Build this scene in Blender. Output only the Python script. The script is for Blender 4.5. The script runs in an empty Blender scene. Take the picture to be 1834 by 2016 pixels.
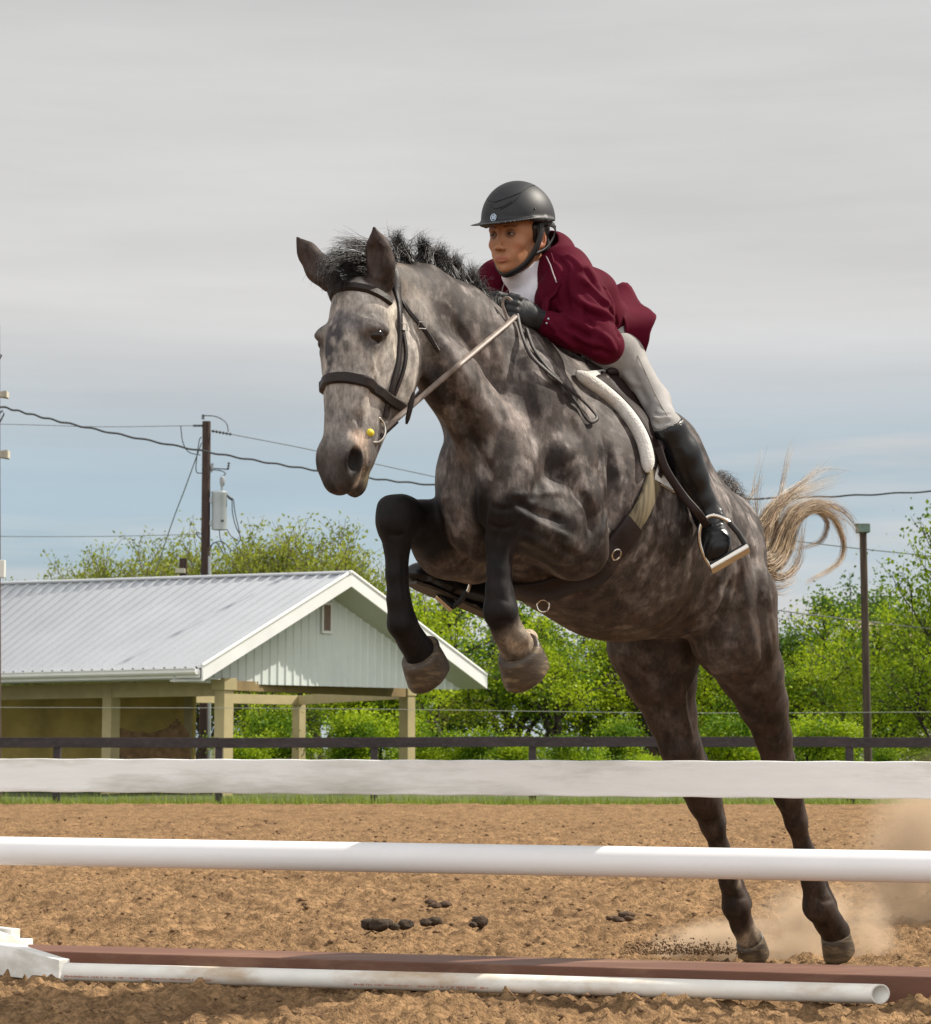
import bpy, bmesh, math, random
import numpy as np
from mathutils import Vector, Matrix
R = math.radians
random.seed(7); rng = np.random.default_rng(7)
scene = bpy.context.scene

# ------------------------------------------------------------------ camera
PITCH = math.atan(467/4200)
cam_d = bpy.data.cameras.new('camera'); cam = bpy.data.objects.new('camera', cam_d)
scene.collection.objects.link(cam); scene.camera = cam
cam_d.sensor_fit = 'HORIZONTAL'; cam_d.sensor_width = 36; cam_d.lens = 36*4200/1834
cam.location = (0, 0, .74); cam.rotation_euler = (math.pi/2+PITCH, 0, 0)
cam_d.clip_start = .1; cam_d.clip_end = 3000
cam_d.dof.use_dof = True; cam_d.dof.focus_distance = 6.4; cam_d.dof.aperture_fstop = 16

# ------------------------------------------------------------------ light
SUN_EL, SUN_AZ = R(46), R(-14)          # azimuth measured from +X towards the camera side (-Y)
sdir = Vector((math.cos(SUN_EL)*math.cos(SUN_AZ), -math.cos(SUN_EL)*math.sin(SUN_AZ), math.sin(SUN_EL)))
sun_d = bpy.data.lights.new('sun', 'SUN'); sun_d.energy = 5.0; sun_d.angle = R(.6); sun_d.color = (1, .93, .82)
sun = bpy.data.objects.new('sun', sun_d); scene.collection.objects.link(sun)
sun.rotation_euler = sdir.to_track_quat('Z', 'Y').to_euler()

world = bpy.data.worlds.new('World'); scene.world = world; world.use_nodes = True
def build_world():
    nt = world.node_tree; N = nt.nodes; Lk = nt.links
    bg = N['Background']; bg.inputs['Strength'].default_value = .098
    sky = N.new('ShaderNodeTexSky'); sky.sky_type = 'NISHITA'; sky.sun_disc = False
    sky.sun_elevation = SUN_EL; sky.sun_rotation = math.pi/2+SUN_AZ; sky.air_density = 1; sky.dust_density = 2.5
    tc = N.new('ShaderNodeTexCoord')
    sep = N.new('ShaderNodeSeparateXYZ'); Lk.new(tc.outputs['Generated'], sep.inputs[0])
    # thin high cloud: veil everywhere, streaks low down, thicker overhead
    mp = N.new('ShaderNodeMapping'); mp.inputs['Scale'].default_value = (2.2, 2.2, 26); Lk.new(tc.outputs['Generated'], mp.inputs[0])
    nz = N.new('ShaderNodeTexNoise'); nz.inputs['Scale'].default_value = 1.1; nz.inputs['Detail'].default_value = 6; nz.inputs['Roughness'].default_value = .52
    Lk.new(mp.outputs[0], nz.inputs['Vector'])
    rp = N.new('ShaderNodeValToRGB'); rp.color_ramp.elements[0].position = .43; rp.color_ramp.elements[1].position = .60
    rp.color_ramp.elements[0].color = (0, 0, 0, 1); rp.color_ramp.elements[1].color = (1, 1, 1, 1)
    Lk.new(nz.outputs['Fac'], rp.inputs[0])
    # elevation: cover grows with height
    mr = N.new('ShaderNodeMapRange'); mr.inputs[1].default_value = .11; mr.inputs[2].default_value = .205
    mr.inputs[3].default_value = 0; mr.inputs[4].default_value = 1; mr.interpolation_type = 'SMOOTHSTEP'
    Lk.new(sep.outputs['Z'], mr.inputs[0])
    mx = N.new('ShaderNodeMath'); mx.operation = 'MAXIMUM'
    mul = N.new('ShaderNodeMath'); mul.operation = 'MULTIPLY'; mul.inputs[1].default_value = .9
    Lk.new(rp.outputs[0], mul.inputs[0]); Lk.new(mul.outputs[0], mx.inputs[0]); Lk.new(mr.outputs[0], mx.inputs[1])
    # clear-sky tone, kept from the sky texture but pulled to the pale blue of a hazy day
    skm = N.new('ShaderNodeMix'); skm.data_type = 'RGBA'; skm.inputs['Factor'].default_value = .80
    Lk.new(sky.outputs[0], skm.inputs['A']); skm.inputs['B'].default_value = (3.75, 4.75, 5.4, 1)
    cl = N.new('ShaderNodeMix'); cl.data_type = 'RGBA'
    Lk.new(sep.outputs['Z'], cl.inputs['Factor'])
    cl.inputs['A'].default_value = (5.9, 5.85, 5.8, 1); cl.inputs['B'].default_value = (4.05, 4.02, 4.08, 1)
    m2 = N.new('ShaderNodeMix'); m2.data_type = 'RGBA'
    Lk.new(mx.outputs[0], m2.inputs['Factor']); Lk.new(skm.outputs['Result'], m2.inputs['A']); Lk.new(cl.outputs['Result'], m2.inputs['B'])
    # sky brightened behind the camera: an added glow to light the rail fronts
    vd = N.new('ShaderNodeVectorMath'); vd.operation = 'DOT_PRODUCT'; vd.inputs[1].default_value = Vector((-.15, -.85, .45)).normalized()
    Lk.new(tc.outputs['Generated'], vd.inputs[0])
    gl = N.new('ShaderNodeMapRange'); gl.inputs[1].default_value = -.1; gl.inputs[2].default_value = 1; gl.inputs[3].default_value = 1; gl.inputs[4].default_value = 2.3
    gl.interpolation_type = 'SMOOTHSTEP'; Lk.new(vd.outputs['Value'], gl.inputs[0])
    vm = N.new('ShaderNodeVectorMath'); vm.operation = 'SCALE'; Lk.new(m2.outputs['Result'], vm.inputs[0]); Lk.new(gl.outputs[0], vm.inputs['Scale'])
    mp3 = N.new('ShaderNodeMapping'); mp3.inputs['Scale'].default_value = (1.6, 1.6, 13); mp3.inputs['Rotation'].default_value = (.10, .05, 0); mp3.inputs['Location'].default_value = (3.3, 1.1, .4); Lk.new(tc.outputs['Generated'], mp3.inputs[0])
    n3 = N.new('ShaderNodeTexNoise'); n3.inputs['Scale'].default_value = 1.3; n3.inputs['Detail'].default_value = 7; n3.inputs['Roughness'].default_value = .55; Lk.new(mp3.outputs[0], n3.inputs['Vector'])
    r3 = N.new('ShaderNodeMapRange'); r3.inputs[1].default_value = .35; r3.inputs[2].default_value = .65; r3.inputs[3].default_value = .91; r3.inputs[4].default_value = 1.08; Lk.new(n3.outputs['Fac'], r3.inputs[0])
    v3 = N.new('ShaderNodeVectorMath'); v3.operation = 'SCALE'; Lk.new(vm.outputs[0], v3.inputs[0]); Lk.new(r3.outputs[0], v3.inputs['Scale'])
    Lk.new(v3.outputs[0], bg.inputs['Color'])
build_world()
scene.view_settings.view_transform = 'Standard'; scene.view_settings.look = 'None'
scene.view_settings.exposure = .32; scene.view_settings.gamma = 1; scene.view_settings.use_curve_mapping = False
scene.cycles.max_bounces = 8; scene.cycles.transparent_max_bounces = 8
scene.cycles.volume_bounces = 1

# ------------------------------------------------------------------ rays of the photographed view: (photo x, photo y) -> direction
CP, SP = math.cos(PITCH), math.sin(PITCH); CAM = np.array([0, 0, .74])
def ray(px, py):
    x = (px-917)/4200; y = -(py-1008)/4200
    return np.array([x, CP-y*SP, SP+y*CP])          # per unit of depth
def V(px, py, d): return CAM+ray(px, py)*d
def Gd(px, py, z=0.): r = ray(px, py); return CAM+r*((z-CAM[2])/r[2])
def D(p): q = np.asarray(p)-CAM; return q[1]*CP+q[2]*SP

# ------------------------------------------------------------------ tagging
def link(o, parent=None):
    scene.collection.objects.link(o)
    if parent is not None: o.parent = parent
    return o
def tag(o, label=None, cat=None, group=None, kind=None):
    if label: o['label'] = label
    if cat: o['category'] = cat
    if group: o['group'] = group
    if kind: o['kind'] = kind
    return o
def empty(name, loc, label=None, cat=None, group=None):
    o = bpy.data.objects.new(name, None); o.location = loc; o.empty_display_size = .1; link(o); tag(o, label, cat, group); return o
def mesh_obj(name, verts, faces, mat, parent=None, smooth=False, col=None):
    """verts in WORLD space; parent keeps its own origin."""
    verts = np.asarray(verts, dtype=np.float32).reshape(-1, 3)
    if parent is not None:
        off = np.zeros(3); q = parent
        while q is not None: off += np.array(q.location); q = q.parent
        loc = np.zeros(3); verts = verts-off.astype(np.float32)
    me = bpy.data.meshes.new(name)
    if isinstance(faces, np.ndarray):
        n, k = faces.shape
        me.vertices.add(len(verts)); me.vertices.foreach_set('co', verts.ravel())
        me.loops.add(n*k); me.loops.foreach_set('vertex_index', faces.astype(np.int32).ravel())
        me.polygons.add(n); me.polygons.foreach_set('loop_start', np.arange(0, n*k, k, dtype=np.int32))
        me.update(calc_edges=True)
    else:
        me.from_pydata([tuple(map(float, v)) for v in verts], [], faces); me.update()
    me.materials.append(mat)
    if smooth: me.polygons.foreach_set('use_smooth', np.ones(len(me.polygons), dtype=bool))
    if col is not None:
        at = me.color_attributes.new('Col', 'FLOAT_COLOR', 'POINT')
        c4 = np.ones((len(verts), 4), dtype=np.float32); c4[:, :3] = col; at.data.foreach_set('color', c4.ravel())
    o = bpy.data.objects.new(name, me); link(o, parent); return o

class MB:
    def __init__(s): s.v = []; s.f = []; s.c = []
    def add(s, v, f):
        b = len(s.v); s.v += [tuple(map(float, q)) for q in v]; s.f += [tuple(i+b for i in q) for q in f]
    def quad(s, *p): s.add(p, [(0, 1, 2, 3)])
    def box8(s, p): s.add(p, [(0, 3, 2, 1), (4, 5, 6, 7), (0, 1, 5, 4), (1, 2, 6, 5), (2, 3, 7, 6), (3, 0, 4, 7)])
    def box(s, c, ax, ay, az):
        c = np.array(c, float); ax, ay, az = map(lambda a: np.array(a, float), (ax, ay, az))
        P = [c-ax-ay-az, c+ax-ay-az, c+ax+ay-az, c-ax+ay-az, c-ax-ay+az, c+ax-ay+az, c+ax+ay+az, c-ax+ay+az]; s.box8(P)
    def tube(s, pts, rad, n=8, cap=True, flat=1., up=None):
        pts = [np.array(p, float) for p in pts]; m = len(pts)
        if not hasattr(rad, '__len__'): rad = [rad]*m
        base = len(s.v); prev = None
        for i, p in enumerate(pts):
            t = pts[min(i+1, m-1)]-pts[max(i-1, 0)]; t /= (np.linalg.norm(t)+1e-9)
            if up is not None: u = np.array(up, float)
            elif prev is not None: u = prev
            else: u = np.array([0, 0, 1.]) if abs(t[2]) < .9 else np.array([1., 0, 0])
            u = u-t*np.dot(u, t); u /= (np.linalg.norm(u)+1e-9); prev = u
            w = np.cross(t, u)
            for k in range(n):
                a = 2*math.pi*k/n; q = p+rad[i]*(math.cos(a)*u*flat+math.sin(a)*w); s.v.append(tuple(q))
        for i in range(m-1):
            for k in range(n):
                a = base+i*n+k; b = base+i*n+(k+1) % n; s.f.append((a, b, b+n, a+n))
        if cap:
            s.f.append(tuple(base+k for k in range(n))[::-1]); s.f.append(tuple(base+(m-1)*n+k for k in range(n)))
    def build(s, name, mat, parent=None, smooth=False, bevel=0):
        o = mesh_obj(name, s.v, s.f, mat, parent, smooth)
        if bevel:
            md = o.modifiers.new('bevel', 'BEVEL'); md.width = bevel; md.segments = 2; md.limit_method = 'ANGLE'
        if smooth and not bevel:
            try:
                o.data.set_sharp_from_angle(angle=R(50))
            except Exception: pass
        return o

def spline(pts, n):
    """Catmull-Rom through 3D points"""
    P = np.array(pts, float); P = np.vstack([2*P[0]-P[1], P, 2*P[-1]-P[-2]]); out = []
    m = len(P)-3
    for t in np.linspace(0, m-1e-6, n):
        i = int(t); f = t-i; a, b, c, d = P[i:i+4]
        out.append(.5*((2*b)+(c-a)*f+(2*a-5*b+4*c-d)*f*f+(3*b-a-3*c+d)*f**3))
    return np.array(out)

# ------------------------------------------------------------------ materials
def material(name, base=(.5, .5, .5), rough=.6, metal=0., var=0., vscale=8., bump=0., bscale=60., attr=None, spec=.5, stain=None, stain_amt=0., stain_scale=3., coat=0., sheen=0., stretch=(1, 1, 1), detail=5, trans=0., var2=0., v2scale=20.):
    m = bpy.data.materials.new(name); m.use_nodes = True; nt = m.node_tree; N = nt.nodes; Lk = nt.links
    b = N['Principled BSDF']; b.inputs['Roughness'].default_value = rough; b.inputs['Metallic'].default_value = metal
    b.inputs['Specular IOR Level'].default_value = spec
    if coat: b.inputs['Coat Weight'].default_value = coat; b.inputs['Coat Roughness'].default_value = .098
    if sheen: b.inputs['Sheen Weight'].default_value = sheen; b.inputs['Sheen Roughness'].default_value = .4
    tc = N.new('ShaderNodeTexCoord'); mp = N.new('ShaderNodeMapping'); mp.inputs['Scale'].default_value = stretch
    Lk.new(tc.outputs['Object'], mp.inputs[0])
    if attr:
        at = N.new('ShaderNodeAttribute'); at.attribute_name = attr; cur = at.outputs['Color']
    else:
        rg = N.new('ShaderNodeRGB'); rg.outputs[0].default_value = (*base, 1); cur = rg.outputs[0]
    if var:
        nz = N.new('ShaderNodeTexNoise'); nz.inputs['Scale'].default_value = vscale; nz.inputs['Detail'].default_value = detail
        nz.inputs['Roughness'].default_value = .6
        Lk.new(mp.outputs[0], nz.inputs['Vector'])
        mr = N.new('ShaderNodeMapRange'); mr.inputs[1].default_value = .3; mr.inputs[2].default_value = .7; mr.inputs[3].default_value = 1-var; mr.inputs[4].default_value = 1+var
        Lk.new(nz.outputs['Fac'], mr.inputs[0])
        sc = N.new('ShaderNodeVectorMath'); sc.operation = 'SCALE'; Lk.new(cur, sc.inputs[0]); Lk.new(mr.outputs[0], sc.inputs['Scale']); cur = sc.outputs[0]
    if var2:
        nz2 = N.new('ShaderNodeTexNoise'); nz2.inputs['Scale'].default_value = v2scale; nz2.inputs['Detail'].default_value = 9; nz2.inputs['Roughness'].default_value = .68; Lk.new(mp.outputs[0], nz2.inputs['Vector'])
        mr2 = N.new('ShaderNodeMapRange'); mr2.inputs[1].default_value = .40; mr2.inputs[2].default_value = .60; mr2.inputs[3].default_value = 1-var2; mr2.inputs[4].default_value = 1+var2*1.25; Lk.new(nz2.outputs['Fac'], mr2.inputs[0])
        sc2 = N.new('ShaderNodeVectorMath'); sc2.operation = 'SCALE'; Lk.new(cur, sc2.inputs[0]); Lk.new(mr2.outputs[0], sc2.inputs['Scale']); cur = sc2.outputs[0]
    if stain:
        n2 = N.new('ShaderNodeTexNoise'); n2.inputs['Scale'].default_value = stain_scale; n2.inputs['Detail'].default_value = 8; n2.inputs['Roughness'].default_value = .65
        Lk.new(mp.outputs[0], n2.inputs['Vector'])
        m3 = N.new('ShaderNodeMapRange'); m3.inputs[1].default_value = .5; m3.inputs[2].default_value = .68; m3.inputs[3].default_value = 0; m3.inputs[4].default_value = stain_amt
        Lk.new(n2.outputs['Fac'], m3.inputs[0])
        mxx = N.new('ShaderNodeMix'); mxx.data_type = 'RGBA'; Lk.new(m3.outputs[0], mxx.inputs['Factor']); Lk.new(cur, mxx.inputs['A']); mxx.inputs['B'].default_value = (*stain, 1)
        cur = mxx.outputs['Result']
    Lk.new(cur, b.inputs['Base Color'])
    if bump:
        n4 = N.new('ShaderNodeTexNoise'); n4.inputs['Scale'].default_value = bscale; n4.inputs['Detail'].default_value = 4
        Lk.new(mp.outputs[0], n4.inputs['Vector'])
        bp = N.new('ShaderNodeBump'); bp.inputs['Strength'].default_value = bump; bp.inputs['Distance'].default_value = .01
        Lk.new(n4.outputs['Fac'], bp.inputs['Height']); Lk.new(bp.outputs[0], b.inputs['Normal'])
    if trans:
        tr = N.new('ShaderNodeBsdfTranslucent'); Lk.new(cur, tr.inputs['Color']); ms = N.new('ShaderNodeMixShader'); ms.inputs[0].default_value = trans
        out = N['Material Output']; Lk.new(b.outputs[0], ms.inputs[1]); Lk.new(tr.outputs[0], ms.inputs[2]); Lk.new(ms.outputs[0], out.inputs['Surface'])
    return m

# ------------------------------------------------------------------ implicit modelling (smooth blended volumes -> one continuous skin)
class Field:
    def __init__(s, lo, hi, h):
        s.lo = np.array(lo, np.float32); s.h = h; s.n = np.ceil((np.array(hi)-s.lo)/h).astype(int)+1
        s.F = np.full(s.n, .3, np.float32); s.ax = [s.lo[i]+h*np.arange(s.n[i], dtype=np.float32) for i in range(3)]
    def region(s, c0, c1):
        i0 = np.maximum(np.floor((np.array(c0)-s.lo)/s.h).astype(int), 0); i1 = np.minimum(np.ceil((np.array(c1)-s.lo)/s.h).astype(int)+1, s.n)
        if (i1 <= i0).any(): return None
        sl = tuple(slice(a, b) for a, b in zip(i0, i1)); return sl, s.ax[0][sl[0]][:, None, None], s.ax[1][sl[1]][None, :, None], s.ax[2][sl[2]][None, None, :]
    def comb(s, sl, d, k, mode):
        A = s.F[sl]
        if mode == 'add':
            h = np.maximum(k-np.abs(A-d), 0)/max(k, 1e-6); s.F[sl] = np.minimum(A, d)-h*h*k*.25
        else:
            d = -d; h = np.maximum(k-np.abs(A-d), 0)/max(k, 1e-6); s.F[sl] = np.maximum(A, d)+h*h*k*.25
    def ell(s, c, r, ax=None, k=.03, mode='add'):
        c = np.array(c, float); r = np.array(r if hasattr(r, '__len__') else [r]*3, float); m = r.max()+k+.02
        g = s.region(c-m, c+m)
        if g is None: return
        sl, X, Y, Z = g; X = X-c[0]; Y = Y-c[1]; Z = Z-c[2]
        if ax is None: ax = np.eye(3)
        e2 = 0
        for i in range(3): e2 = e2+((X*ax[i][0]+Y*ax[i][1]+Z*ax[i][2])/r[i])**2
        e = np.sqrt(e2)+1e-5; q = np.sqrt(X*X+Y*Y+Z*Z)
        s.comb(sl, np.where(q < 1e-4, -r.min(), q*(1-1/e)).astype(np.float32), k, mode)
    def cone(s, a, b, ra, rb, k=.03, mode='add', u=None, fa=1., fb=None):
        """tapered limb; with u: radius along u is r*f (f<1 flattens sideways)"""
        a = np.array(a, float); b = np.array(b, float); m = max(ra, rb)*max(1, fa, fb or 1)+k+.02
        g = s.region(np.minimum(a, b)-m, np.maximum(a, b)+m)
        if g is None: return
        sl, X, Y, Z = g; d = b-a; L2 = d@d+1e-12
        t = np.clip(((X-a[0])*d[0]+(Y-a[1])*d[1]+(Z-a[2])*d[2])/L2, 0, 1)
        qx = X-a[0]-t*d[0]; qy = Y-a[1]-t*d[1]; qz = Z-a[2]-t*d[2]; r = ra+(rb-ra)*t
        q2 = qx*qx+qy*qy+qz*qz; q = np.sqrt(q2)
        if u is None: s.comb(sl, (q-r).astype(np.float32), k, mode); return
        u = np.array(u, float); u /= np.linalg.norm(u); fb = fa if fb is None else fb; f = fa+(fb-fa)*t
        pu = qx*u[0]+qy*u[1]+qz*u[2]; e = np.sqrt(np.maximum(q2-pu*pu, 0)+(pu/f)**2)/r+1e-5
        s.comb(sl, (q*(1-1/e)-1e-4).astype(np.float32), k, mode)
    def chain(s, pts, rad, k=.03, **kw):
        for i in range(len(pts)-1): s.cone(pts[i], pts[i+1], rad[i], rad[i+1], k=k, **kw)
    def noise(s, amp, freq, seed=0):
        pass
    def mesh(s, smooth=1):
        F = s.F; ins = F < 0; nx, ny, nz = F.shape
        c = np.zeros((nx-1, ny-1, nz-1), np.uint8)
        for dx in (0, 1):
            for dy in (0, 1):
                for dz in (0, 1): c += ins[dx:nx-1+dx, dy:ny-1+dy, dz:nz-1+dz]
        act = np.argwhere((c > 0) & (c < 8)); idx = np.full(c.shape, -1, np.int32); idx[tuple(act.T)] = np.arange(len(act))
        ps = np.zeros((len(act), 3)); cn = np.zeros(len(act))
        for axn in range(3):
            o1, o2 = [q for q in range(3) if q != axn]
            for i in (0, 1):
                for j in (0, 1):
                    off = np.zeros(3, int); off[o1] = i; off[o2] = j; a = act+off; b = a.copy(); b[:, axn] += 1
                    fa = F[tuple(a.T)]; fb = F[tuple(b.T)]; m = (fa < 0) != (fb < 0)
                    t = fa[m]/(fa[m]-fb[m]); p = a[m].astype(float); p[:, axn] += t; ps[m] += p; cn[m] += 1
        v = s.lo+(ps/cn[:, None])*s.h; faces = []
        for axn in range(3):
            o1, o2 = (axn+1) % 3, (axn+2) % 3
            sl0 = [slice(None)]*3; sl1 = [slice(None)]*3; sl0[axn] = slice(0, -1); sl1[axn] = slice(1, None)
            A = ins[tuple(sl0)]; B = ins[tuple(sl1)]; e = np.argwhere(A != B)
            e = e[(e[:, o1] > 0) & (e[:, o2] > 0) & (e[:, o1] < s.n[o1]-1) & (e[:, o2] < s.n[o2]-1)]
            q = []
            for i, j in ((0, 0), (1, 0), (1, 1), (0, 1)):
                cc = e.copy(); cc[:, o1] -= i; cc[:, o2] -= j; q.append(idx[tuple(cc.T)])
            q = np.stack(q, 1); inside = A[tuple(e.T)]
            q[~inside] = q[~inside][:, ::-1]; faces.append(q[:, ::1])
        f = np.vstack(faces); f = f[(f >= 0).all(1)]
        for _ in range(smooth):
            acc = np.zeros_like(v); w = np.zeros(len(v))
            for a in range(4):
                i, j = f[:, a], f[:, (a+1) % 4]
                np.add.at(acc, i, v[j]); np.add.at(w, i, 1); np.add.at(acc, j, v[i]); np.add.at(w, j, 1)
            v = v*.5+.5*acc/np.maximum(w, 1)[:, None]
        return v, f

def vnoise(p, freq, seed=0):
    """value noise at points p (n,3)"""
    p = np.asarray(p)*freq; i = np.floor(p).astype(np.int64); f = p-i; f = f*f*(3-2*f); r = 0
    for dx in (0, 1):
        for dy in (0, 1):
            for dz in (0, 1):
                h = (i[:, 0]+dx)*73856093 ^ (i[:, 1]+dy)*19349663 ^ (i[:, 2]+dz)*83492791 ^ (seed*2654435)
                h = ((h*1103515245+12345) & 0x7fffffff); h = ((h ^ (h >> 13))*1274126177) & 0x7fffffff
                w = (f[:, 0] if dx else 1-f[:, 0])*(f[:, 1] if dy else 1-f[:, 1])*(f[:, 2] if dz else 1-f[:, 2])
                r = r+w*(h/0x7fffffff)
    return r
def fbm(p, freq, oct=4, seed=0):
    a = 1; s = 0; t = 0
    for o in range(oct): s = s+a*vnoise(p, freq*2**o, seed+o); t += a; a *= .5
    return s/t
def sstep(a, b, x): t = np.clip((x-a)/(b-a), 0, 1); return t*t*(3-2*t)

def vnormals(v, f):
    n = np.cross(v[f[:, 2]]-v[f[:, 0]], v[f[:, 3]]-v[f[:, 1]]); o = np.zeros_like(v)
    for k in range(4): np.add.at(o, f[:, k], n)
    return o/(np.linalg.norm(o, axis=1)[:, None]+1e-12)
def sculpt(v, f, strokes):
    """press grooves / raise ridges along strokes drawn on the surface: (photo points, width m, height m)"""
    bv = bvh_of(v, f); N = vnormals(v, f); dsp = np.zeros(len(v))
    for pts, w, amp in strokes:
        px = spline([(x, y, 0) for x, y in pts], 4*len(pts)); P = []
        for x, y, _ in px:
            r = ray(x, y); h = bv.ray_cast(Vector(CAM), Vector(r).normalized())
            if h[0] is not None: P.append(np.array(h[0]))
        if len(P) < 2: continue
        P = np.array(P); lo = P.min(0)-w; hi = P.max(0)+w; idx = np.where(((v > lo) & (v < hi)).all(1))[0]; q = v[idx]; best = np.full(len(q), 9.); tt = np.zeros(len(q))
        for i in range(len(P)-1):
            a, b = P[i], P[i+1]; d = b-a; L2 = d@d
            if L2 > (6*w)**2 or L2 < 1e-12: continue
            t = np.clip(((q-a)@d)/L2, 0, 1); e = np.linalg.norm(q-a-t[:, None]*d, axis=1); m = e < best; best[m] = e[m]; tt[m] = ((i+t)/(len(P)-1))[m]
        x = best/w; prof = np.where(x < 1, (1-x*x)**2, 0)*np.clip(np.sin(np.pi*np.clip(tt, .02, .98))*2.2, 0, 1)
        dsp[idx] += amp*prof
    return v+N*dsp[:, None]
from mathutils.bvhtree import BVHTree
def bvh_of(v, f): return BVHTree.FromPolygons([tuple(map(float, q)) for q in v], [tuple(map(int, q)) for q in f])
UPv = np.array([0, 0, 1.])
def unit(a): a = np.array(a, float); return a/np.linalg.norm(a)
# ================================================================== SETTING
def sand_mat():
    m = material('arena_sand', (.225, .138, .070), rough=.95, var=.30, vscale=9, var2=.35, v2scale=42, bump=1., bscale=120, spec=.1, stain=(.105, .060, .032), stain_amt=.75, stain_scale=2.2, detail=9)
    return m
def gheight(x, y):
    p = np.stack([x, y, np.zeros_like(x)], 1); q = p+.25*np.stack([fbm(p, 2, 3, 40)-.5, fbm(p, 2, 3, 41)-.5, 0*x], 1)
    h = .060*(fbm(q*np.array([.8, 1.5, 1]), 1.6, 3, 21)-.5)+.060*np.maximum(fbm(q, 5.5, 4, 22)-.47, 0)+.045*(fbm(q, 15, 3, 23)-.5)+.065*np.maximum(fbm(p, 34, 2, 24)-.53, 0)
    h += .014*sstep(.62, .8, vnoise(p, 14, 31))
    return h*(.55+.45*sstep(30, 9, y))-.012
def build_ground():
    rows = 3.6*1.0019**np.arange(0, int(math.log(29.3/3.6)/math.log(1.0019))); nc = 720
    u = np.linspace(-1, 1, nc); Y = np.repeat(rows, nc); X = np.tile(u, len(rows))*(.38*Y+2.0)
    Z = gheight(X, Y); e = sstep(1., .96, np.abs(np.tile(u, len(rows)))); e = e*np.repeat(sstep(0, 14, np.arange(len(rows))), nc); Z = Z*e-.024*(1-e)
    i = np.arange(len(rows)-1)[:, None]*nc+np.arange(nc-1)[None]; i = i.ravel(); f = np.stack([i, i+1, i+nc+1, i+nc], 1)
    sm = sand_mat()
    tag(mesh_obj('arena_ground', np.stack([X, Y, Z], 1), f, sm, None, True), kind='structure')
    V_ = [(-90, -25, -.027), (90, -25, -.027), (90, 29.4, -.027), (-90, 29.4, -.027)]; tag(mesh_obj('arena_floor', V_, [(0, 1, 2, 3)], sm), kind='structure')
    gm = material('meadow_ground', (.060, .085, .018), rough=.95, var=.5, vscale=.8, stain=(.16, .11, .06), stain_amt=.4, stain_scale=.6)
    V_ = [(-900, 29.35, -.035), (900, 29.35, -.035), (900, 1500, -.1), (-900, 1500, -.1)]; tag(mesh_obj('meadow', V_, [(0, 1, 2, 3)], gm), kind='structure')
    # loose crumbs of sand lying everywhere
    n = 15000; y = 4.9*np.exp(rng.random(n)**.8*1.55); x = (rng.random(n)*2-1)*(.26*y+.5); z = gheight(x, y)
    r = (.0028+.010*rng.random(n)**5)*(.8+y*.05); vs = []; base = np.array([(1, 0, 0), (0, 1, 0), (-1, 0, 0), (0, -1, 0), (0, 0, 1), (0, 0, -1)], float)
    P = base[None]*(.7+.5*rng.random((n, 6, 1)))*r[:, None, None]*np.array([1.3, 1, .7])
    a = rng.random(n)*6.28; c, s = np.cos(a), np.sin(a); P = np.stack([P[..., 0]*c[:, None]-P[..., 1]*s[:, None], P[..., 0]*s[:, None]+P[..., 1]*c[:, None], P[..., 2]], -1)+np.stack([x, y, z+r*.25], 1)[:, None]
    T3 = np.array([(0, 1, 4), (1, 2, 4), (2, 3, 4), (3, 0, 4), (1, 0, 5), (2, 1, 5), (3, 2, 5), (0, 3, 5)]); f = (T3[None]+6*np.arange(n)[:, None, None]).reshape(-1, 3)
    tag(mesh_obj('sand_crumbs', P.reshape(-1, 3), f, material('sand_crumb', (.18, .112, .064), rough=.95, var=.35, vscale=9, spec=.1), None, True), 'loose crumbs of brown sand scattered over the arena footing', 'sand', kind='stuff')
build_ground()

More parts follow.
